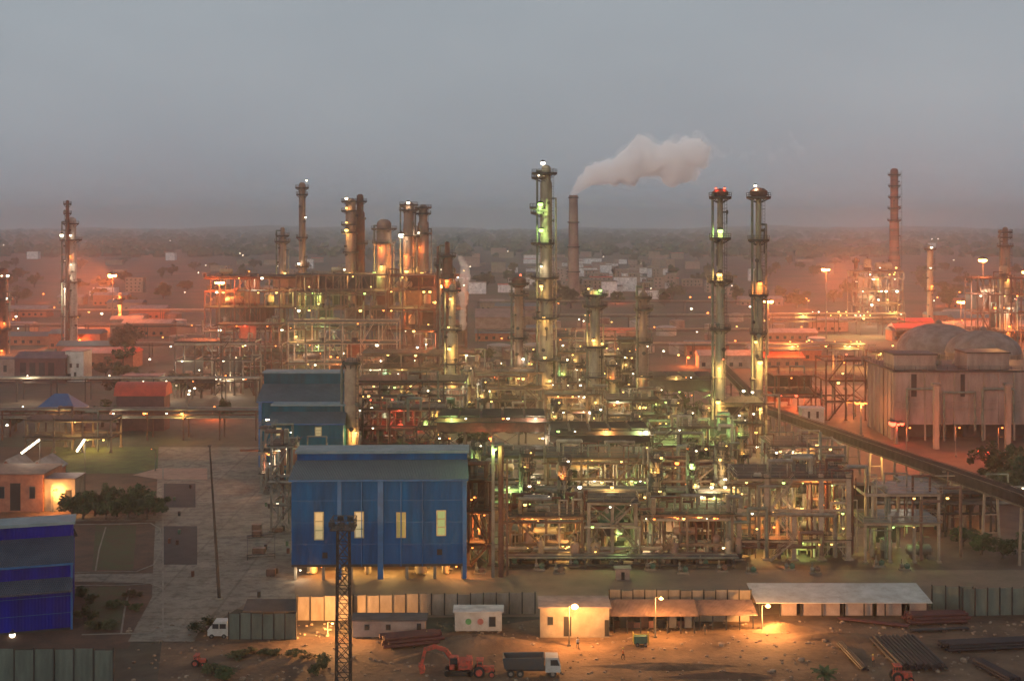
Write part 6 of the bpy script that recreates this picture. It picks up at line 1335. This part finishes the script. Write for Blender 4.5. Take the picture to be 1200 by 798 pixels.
for pa, pb, ph in ((1050, 1100, 417), (1136, 1186, 415)): MB().box(gx(pa, Yc), Yc+2, zt+0.51, gx(pb, Yc), Yc+12, gz(ph, Yc)).build('stair_head', CT, t); MB().box(gx(pa, Yc)-0.3, Yc+1.7, gz(ph, Yc)+0.003, gx(pb, Yc)+0.3, Yc+12.3, gz(ph, Yc)+0.4).build('stair_head_roof', STEELD, t)
for k, px in enumerate((1075, 1112, 1160, 1195)): x = gx(px, Yc); MB().lathe(x, Yc+19, [(4.2, zt+0.5), (3.5, zt+2), (3.9, zt+3.6), (3.6, zt+3.6), (3.2, zt+2)], 20).build('fan_stack', CONC, t)
for px_ in (1062, 1120, 1170): street_lamp('tall sodium lamp added to light the front of the cooling block', px_, 535, 34, 's', 1500, 'added sodium lamps along the cooling block', size=0.3, em='o')  # lamps added to wash the cooling block with orange light
cabin('pinkish flat roofed annex with dark strip windows before the cooling block', 1103, 1128, 512, 26, 8, CONCP, CONCP, name='pink_annex', cat='building', legs=0.02)
cabin('long glazed gallery annex beside the pinkish flat roofed annex', 1129, 1184, 509, 24, 8, CONCP, CONCP, tuple(('window', p, 489, 499, 9) for p in (1135, 1146, 1157, 1168, 1179)), name='glazed_annex', cat='building', legs=0.02)
for px, lb in ((1097, 'grey concrete post standing before the cooling block, nearer the red lamp'), (1181, 'grey concrete post standing before the cooling block, past the glazed annex')):
    x = gx(px, 358); t = thing('concrete_post', lb, 'post', (x, 358, 0)); MB().box(x-0.7, 357.4, 0, x+0.7, 358.6, gz(452, 358)).build('shaft', CONC, t); MB().box(x-1.1, 357, gz(452, 358)+.003, x+1.1, 359, gz(449, 358)).build('head', STEELG, t)
DOME = mat('grey dome cladding', (0.17, 0.165, 0.155), 0.8, 0.0, (0.09, 0.082, 0.072), 0.25)
def dome(label, px, Y, pyt, wpx, pyr):
    X = gx(px, Y); r = wpx*Y/F/2; zt = gz(pyt, Y); zr = gz(pyr, Y); t = thing('domed_tank', label, 'tank', (X, Y, 0))
    MB().lathe(X, Y, [(r, 0), (r, zr), (r*1.02, zr+0.01), (r*1.02, zr+0.5)], 32).build('wall', CONC, t)
    smooth_angle(MB().lathe(X, Y, [(r*1.01*math.cos(a), zr+0.5+(zt-zr-0.5)*math.sin(a)) for a in [math.pi/2*k/9*0.97 for k in range(10)]], 32).build('dome', DOME, t))
    MB().lathe(X, Y, [(1.2, zt-0.3), (1.2, zt+0.8), (0.3, zt+1.4)], 12).build('cap', DOME, t)
    b_ = MB(); 
    for k in range(16):
        a = 2*math.pi*k/16
        for j in range(6): p0, p1 = math.pi/2*j/6.2, math.pi/2*(j+1)/6.2; b_.bar((X+r*1.02*math.cos(p0)*math.cos(a), Y+r*1.02*math.cos(p0)*math.sin(a), zr+0.55+(zt-zr-0.5)*math.sin(p0)), (X+r*1.02*math.cos(p1)*math.cos(a), Y+r*1.02*math.cos(p1)*math.sin(a), zr+0.55+(zt-zr-0.5)*math.sin(p1)), 0.07)
    b_.build('dome_rib', DOME, t); return t
dome('wide grey domed tank behind the cooling block', 1100, 500, 379, 96, 412)
dome('smaller pale domed tank standing right beside the wide grey one', 1152, 470, 387, 84, 414)
light((gx(1160, 420), 415, 30), 'a', 5000, 0.5)
# lit plant near banded stack
a = structure('brightly lit plant block at the foot of the banded red stack', 1004, 1058, 318, 800, 22, mats=MX, zs=[gz(p, 800) for p in (372, 356, 340, 326, 318)], lamps=26, lc='wyyw', lights=8, lpow=9000, pipes=12, seed=41, lsize=0.7, name='process_block')
fill(*a, [(4, .3, 'v', 'pale', 2.4, 8, VESC), (4, .65, 'd', 'cream', 2.4, 9, VESC), (2, .5, 'v', 'yellow lit', 2.5, 8, VESC), (1, .25, 'd', 'pale', 2.4, 9, VESS)], 'in the brightly lit plant block')
a = structure('dark red process block beside the domes under the dark topped column', 1146, 1205, 325, 640, 18, mats=MR, zs=[gz(p, 640) for p in (388, 366, 345, 326)], lamps=12, lc='yow', lights=4, lpow=6000, pipes=10, seed=42, lsize=0.5, name='process_block')
fill(*a, [(3, .6, 'v', 'yellow lit', 2.2, 6, VESC), (2, .3, 'd', 'rusty', 1.8, 7, VESR), (1, .7, 'd', 'ruddy', 1.8, 7, VESR)], 'in the dark red process block beside the domes')
pipe_rack('yellow lit pipe rack stretching from the mast to the lit plant', 905, 1060, 720, 12, 9, 3, 12, 9, (STEEL,), 43, lamps=22, lc='ywyy', lpow=5000, lights=6)
pipe_rack('second lit pipe rack between the mast and the cooling block', 900, 1012, 560, 10, 8, 2, 12, 8, (STEEL,), 44, lamps=14, lc='yoy', lpow=3500, lights=4)
a = structure('dark red process shed frame behind the conveyor, left of the cooling block', 968, 1014, 422, 410, 14, mats=MR, nlev=3, lamps=6, lc='oy', lights=2, lpow=1800, pipes=8, seed=45, name='steel_structure')
a = structure('red lit flat frame between the conveyor column and the process shed', 908, 962, 440, 430, 14, mats=MR, nlev=2, lamps=8, lc='orr', lights=3, lpow=2500, pipes=8, seed=46, name='steel_structure', deckfill=1.0)
cabin('small white panelled block on the ground behind the conveyor', 940, 966, 497, 18, 5, WHITE, WHITE, (('window', 948, 482, 490, 3), ('window', 958, 482, 490, 3)), name='panel_block', cat='building', legs=0.02)
a = structure('grey green low frame lit yellow on the top of the side wall yard', 1022, 1048, 412, 470, 8, mats=MX, nlev=3, lamps=6, lc='yyw', lights=2, lpow=1800, pipes=4, seed=47)
# ============================================================ middle distance: storage tanks and sheds in sodium light
WINM = MB().box(-0.75, -0.1, -0.8, 0.75, -0.004, 0.8).build('window', GLASS, loc=(0, 0, 0), link=False).data
def small_window(t, x, y, z, s=1.0):
    o = bpy.data.objects.new('window', WINM); COL.objects.link(o); o.parent = t; o.location = (x-t.location.x, y-t.location.y, z-t.location.z); o.scale = (s, 1, s)
rr = random.Random(77)
TANKM = [mat('dusty white tank paint', (0.3, 0.26, 0.22), 0.6, 0, (0.2, 0.16, 0.13), 0.2), VESR, mat('grey tank paint', (0.3, 0.28, 0.26), 0.6, 0, (0.2, 0.18, 0.16), 0.2)]
def tank(label, px, py, rpx, hpx, m, group):
    X, Y, _ = gp(px, py); r = rpx*Y/F; h = hpx*Y/F; t = thing('storage_tank', label, 'tank', (X, Y, 0), group)
    MB().lathe(X, Y, [(r, 0), (r, h*0.33), (r*1.01, h*0.34), (r*1.01, h*0.37), (r, h*0.38), (r, h)], 20).build('shell', m, t)
    MB().lathe(X, Y, [(r*1.02, h+0.003), (r*0.6, h+r*0.1), (0.2, h+r*0.16)], 20).build('roof', m, t)
    b_ = MB()
    for k in range(14):
        f = k/14; a = -math.pi*(0.2+0.6*f); a2 = -math.pi*(0.2+0.6*(k+1)/14); b_.bar((X+r*1.04*math.cos(a), Y+r*1.04*math.sin(a), h*f), (X+r*1.04*math.cos(a2), Y+r*1.04*math.sin(a2), h*(k+1)/14), 0.3, 0.12)
    b_.build('stair', STEELD, t)
for i in range(30):
    px = rr.uniform(560, 1000); py = rr.uniform(374, 424)
    tank('flat storage tank in the sodium lit yards beyond the columns', px, py, rr.uniform(7, 12)*(py-262)/130, rr.uniform(7, 11)*(py-262)/130, rr.choice(TANKM), 'storage tanks beyond the columns')
for i in range(12):
    tank('flat storage tank in the red lit yards beyond the pinkish white column', rr.uniform(-10, 240), rr.uniform(372, 408), rr.uniform(7, 12), rr.uniform(6, 9), rr.choice(TANKM), 'storage tanks past the pinkish white column')
for i in range(46):
    px = rr.choice([rr.uniform(560, 1010), rr.uniform(-10, 240), rr.uniform(1060, 1210)]); py = rr.uniform(356, 436)
    if px > 1060: py = min(py, 400)
    X, Y, _ = gp(px, py); w_ = rr.uniform(14, 34); h = rr.uniform(4, 8); d = rr.uniform(9, 16)
    t = thing('depot_shed', 'low depot shed in the sodium lit yards', 'shed', (X, Y, 0), 'low depot sheds in the sodium lit yards')
    MB().box(X-w_/2, Y, 0, X+w_/2, Y+d, h).build('wall', rr.choice([CONCP, BRICK, CONC, BRICK]), t)
    b_ = MB(); b_.add([(X-w_/2-.5, Y-.6, h+.01), (X+w_/2+.5, Y-.6, h+.01), (X+w_/2+.5, Y+d/2, h+2), (X-w_/2-.5, Y+d/2, h+2), (X-w_/2-.5, Y+d+.6, h+.01), (X+w_/2+.5, Y+d+.6, h+.01)], [(0,1,2,3), (3,2,5,4), (0,3,4), (1,5,2), (0,4,5,1)]); b_.build('roof', rr.choice([GR2, ROOFG, MATS['rusty flat roof'], REDR if rr.random() < 0.3 else GR2]), t)
    for k in range(int(w_/4)): small_window(t, X-w_/2+2+k*4, Y, 1.8)
gable('big pink roofed warehouse beyond the yellow lit column', 557, 600, 392, 372, 362, 26, CONCP, mat('pale pink roof', (0.26, 0.16, 0.13), 0.7, 0, (0.18, 0.11, 0.09), 0.3), name='warehouse', cat='warehouse')
for k, (py, xa, xb, zt_) in enumerate(((368, 560, 900, 9), (385, 570, 960, 8), (404, 560, 900, 8), (420, 740, 960, 7), (378, -40, 245, 8), (398, -40, 240, 8), (420, 100, 250, 7))):
    pipe_rack('%s pipe rack crossing the sodium lit yards' % ['farthest', 'second farthest', 'third', 'nearest', 'farthest left hand', 'second left hand', 'nearest left hand'][k], xa, xb, gy(py), zt_, 5, 1, 26, 4, (STEEL,), 50+k, pm=[PIPES, PIPEC, VESR])
# strings of lamps, and the unseen masts whose sodium light fills the yards
for i in range(120):
    px = rr.choice([rr.uniform(560, 1000), rr.uniform(560, 1000), rr.uniform(-5, 250), rr.uniform(1060, 1200)]); py = rr.uniform(352, 432)
    if px > 1060: py = min(py, 395)
    c = rr.choice('oooyywwr' if px < 880 else 'oooyywwr')
    if i % 6 == 0:
        street_lamp('tall sodium lamp on a pole in the red lit yards', px, py, 10, 's', 4000, 'tall sodium lamps in the red lit yards', size=0.7, em='o')
    else: street_lamp('small lamp on a pole in the red lit yards', px, py, rr.uniform(4, 7)*(py-262)/130+2, 'y', 0, 'small lamps in the red lit yards', size=0.5+0.3*(py < 380), em=c)
# ============================================================ town and woods near the horizon
TW = [mat('town white wall', (0.75, 0.73, 0.7), 0.8), CREAM, CONCP]
town = []
def house(px, py, w_, h, d, k):
    X, Y, _ = gp(px, py); t = thing('town_house', 'pale town house far off under the horizon haze', 'house', (X, Y, 0), 'pale town houses under the haze')
    MB().box(X-w_/2, Y, 0, X+w_/2, Y+d, h).build('wall', TW[k % 3], t)
    MB().box(X-w_/2-0.4, Y-0.4, h+0.02, X+w_/2+0.4, Y+d+0.4, h+0.6).build('roof', [CONC, GR2, REDR][k % 7 % 3] if k % 5 == 0 else CONC, t)
    nfl = max(1, int(h/3.2))
    if py < 322 or k % 3 == 0: return
    for f in range(nfl):
        for q in range(max(2, int(w_/4))): small_window(t, X-w_/2+1.6+q*rr.uniform(3.6, 4), Y, f*3.2+1.8, 0.85)
for i in range(170):
    if i < 70: px, py = rr.gauss(720, 45), rr.uniform(308, 352)
    elif i < 110: px, py = rr.uniform(540, 860), rr.uniform(296, 350)
    else: px, py = rr.uniform(-10, 1210), rr.uniform(286, 348)
    D = gy(py)/1500
    house(px, py, rr.uniform(10, 24)*D**0.5, rr.choice([4, 7, 7, 10, 13]), rr.uniform(9, 15), i)
for i in range(26):
    px, py = rr.uniform(-10, 1210), rr.uniform(286, 350)
    street_lamp('faint white town lamp far off under the haze', px, py, 6, 'w', 0, 'faint town lamps under the haze', size=0.55*(gy(py)/1200), em='w')
rr = random.Random(88)
for i in range(150):
    px, py = rr.uniform(-10, 1210), 296+66*rr.random()
    X, Y, _ = gp(px, py); tree('round tree in the dark fields before the town', X, Y, rr.uniform(9, 15), rr.uniform(10, 18), 'trees in the dark fields before the town', k=i, m=[LEAF, LEAF2][i % 2], trunk=0.2)
# far woods as one mass
b_ = MB()
for i in range(2600):
    Yw_ = 2400+8200*rr.random()**1.3; X = rr.uniform(-0.44, 0.44)*Yw_; s_ = rr.uniform(6, 13)*(1+Yw_/9000)
    n0 = len(b_.v); b_.ball((X, Yw_, s_*0.35), s_, 7, 4, 0.65)
    for j in range(n0, len(b_.v)): v = b_.v[j]; b_.v[j] = (v[0]+rr.uniform(-.25, .25)*s_, v[1], v[2]+rr.uniform(-.2, .2)*s_)
tag(b_.build('far_woods', LEAF), kind='stuff')
# low hills along the horizon
b_ = MB(); n = 90
def hh(k, o): return 18+22*(0.5+0.5*math.sin(k*0.21+o))+9*math.sin(k*0.63+o*2)+5*math.sin(k*1.7)
top = [(-6200+12400*k/(n-1), 10600, hh(k, 1.0)) for k in range(n)]; bot = [(x, 9300, -0.5) for x, _, _ in top]; bk = [(x, 10850, -0.5) for x, _, _ in top]
b_.add(bot+top+bk, [(k, k+1, n+k+1, n+k) for k in range(n-1)]+[(n+k, n+k+1, 2*n+k+1, 2*n+k) for k in range(n-1)]); o = b_.build('hills', LEAF2, smooth=True); tag(o, kind='structure')
dup_ = {k: v for k, v in ALL_LABELS.items() if len(v) > 1 and any(g is None for _, g in v)}
for k, v in dup_.items(): print('DUPLABEL', k, len(v))
for k in ALL_LABELS:
    if not 4 <= len(k.split()) <= 16: print('LABELLEN', len(k.split()), k)
print('LIGHTS', NL, 'OBJ', len(bpy.data.objects), 'POLY', sum(len(m.polygons)*m.users for m in bpy.data.meshes))
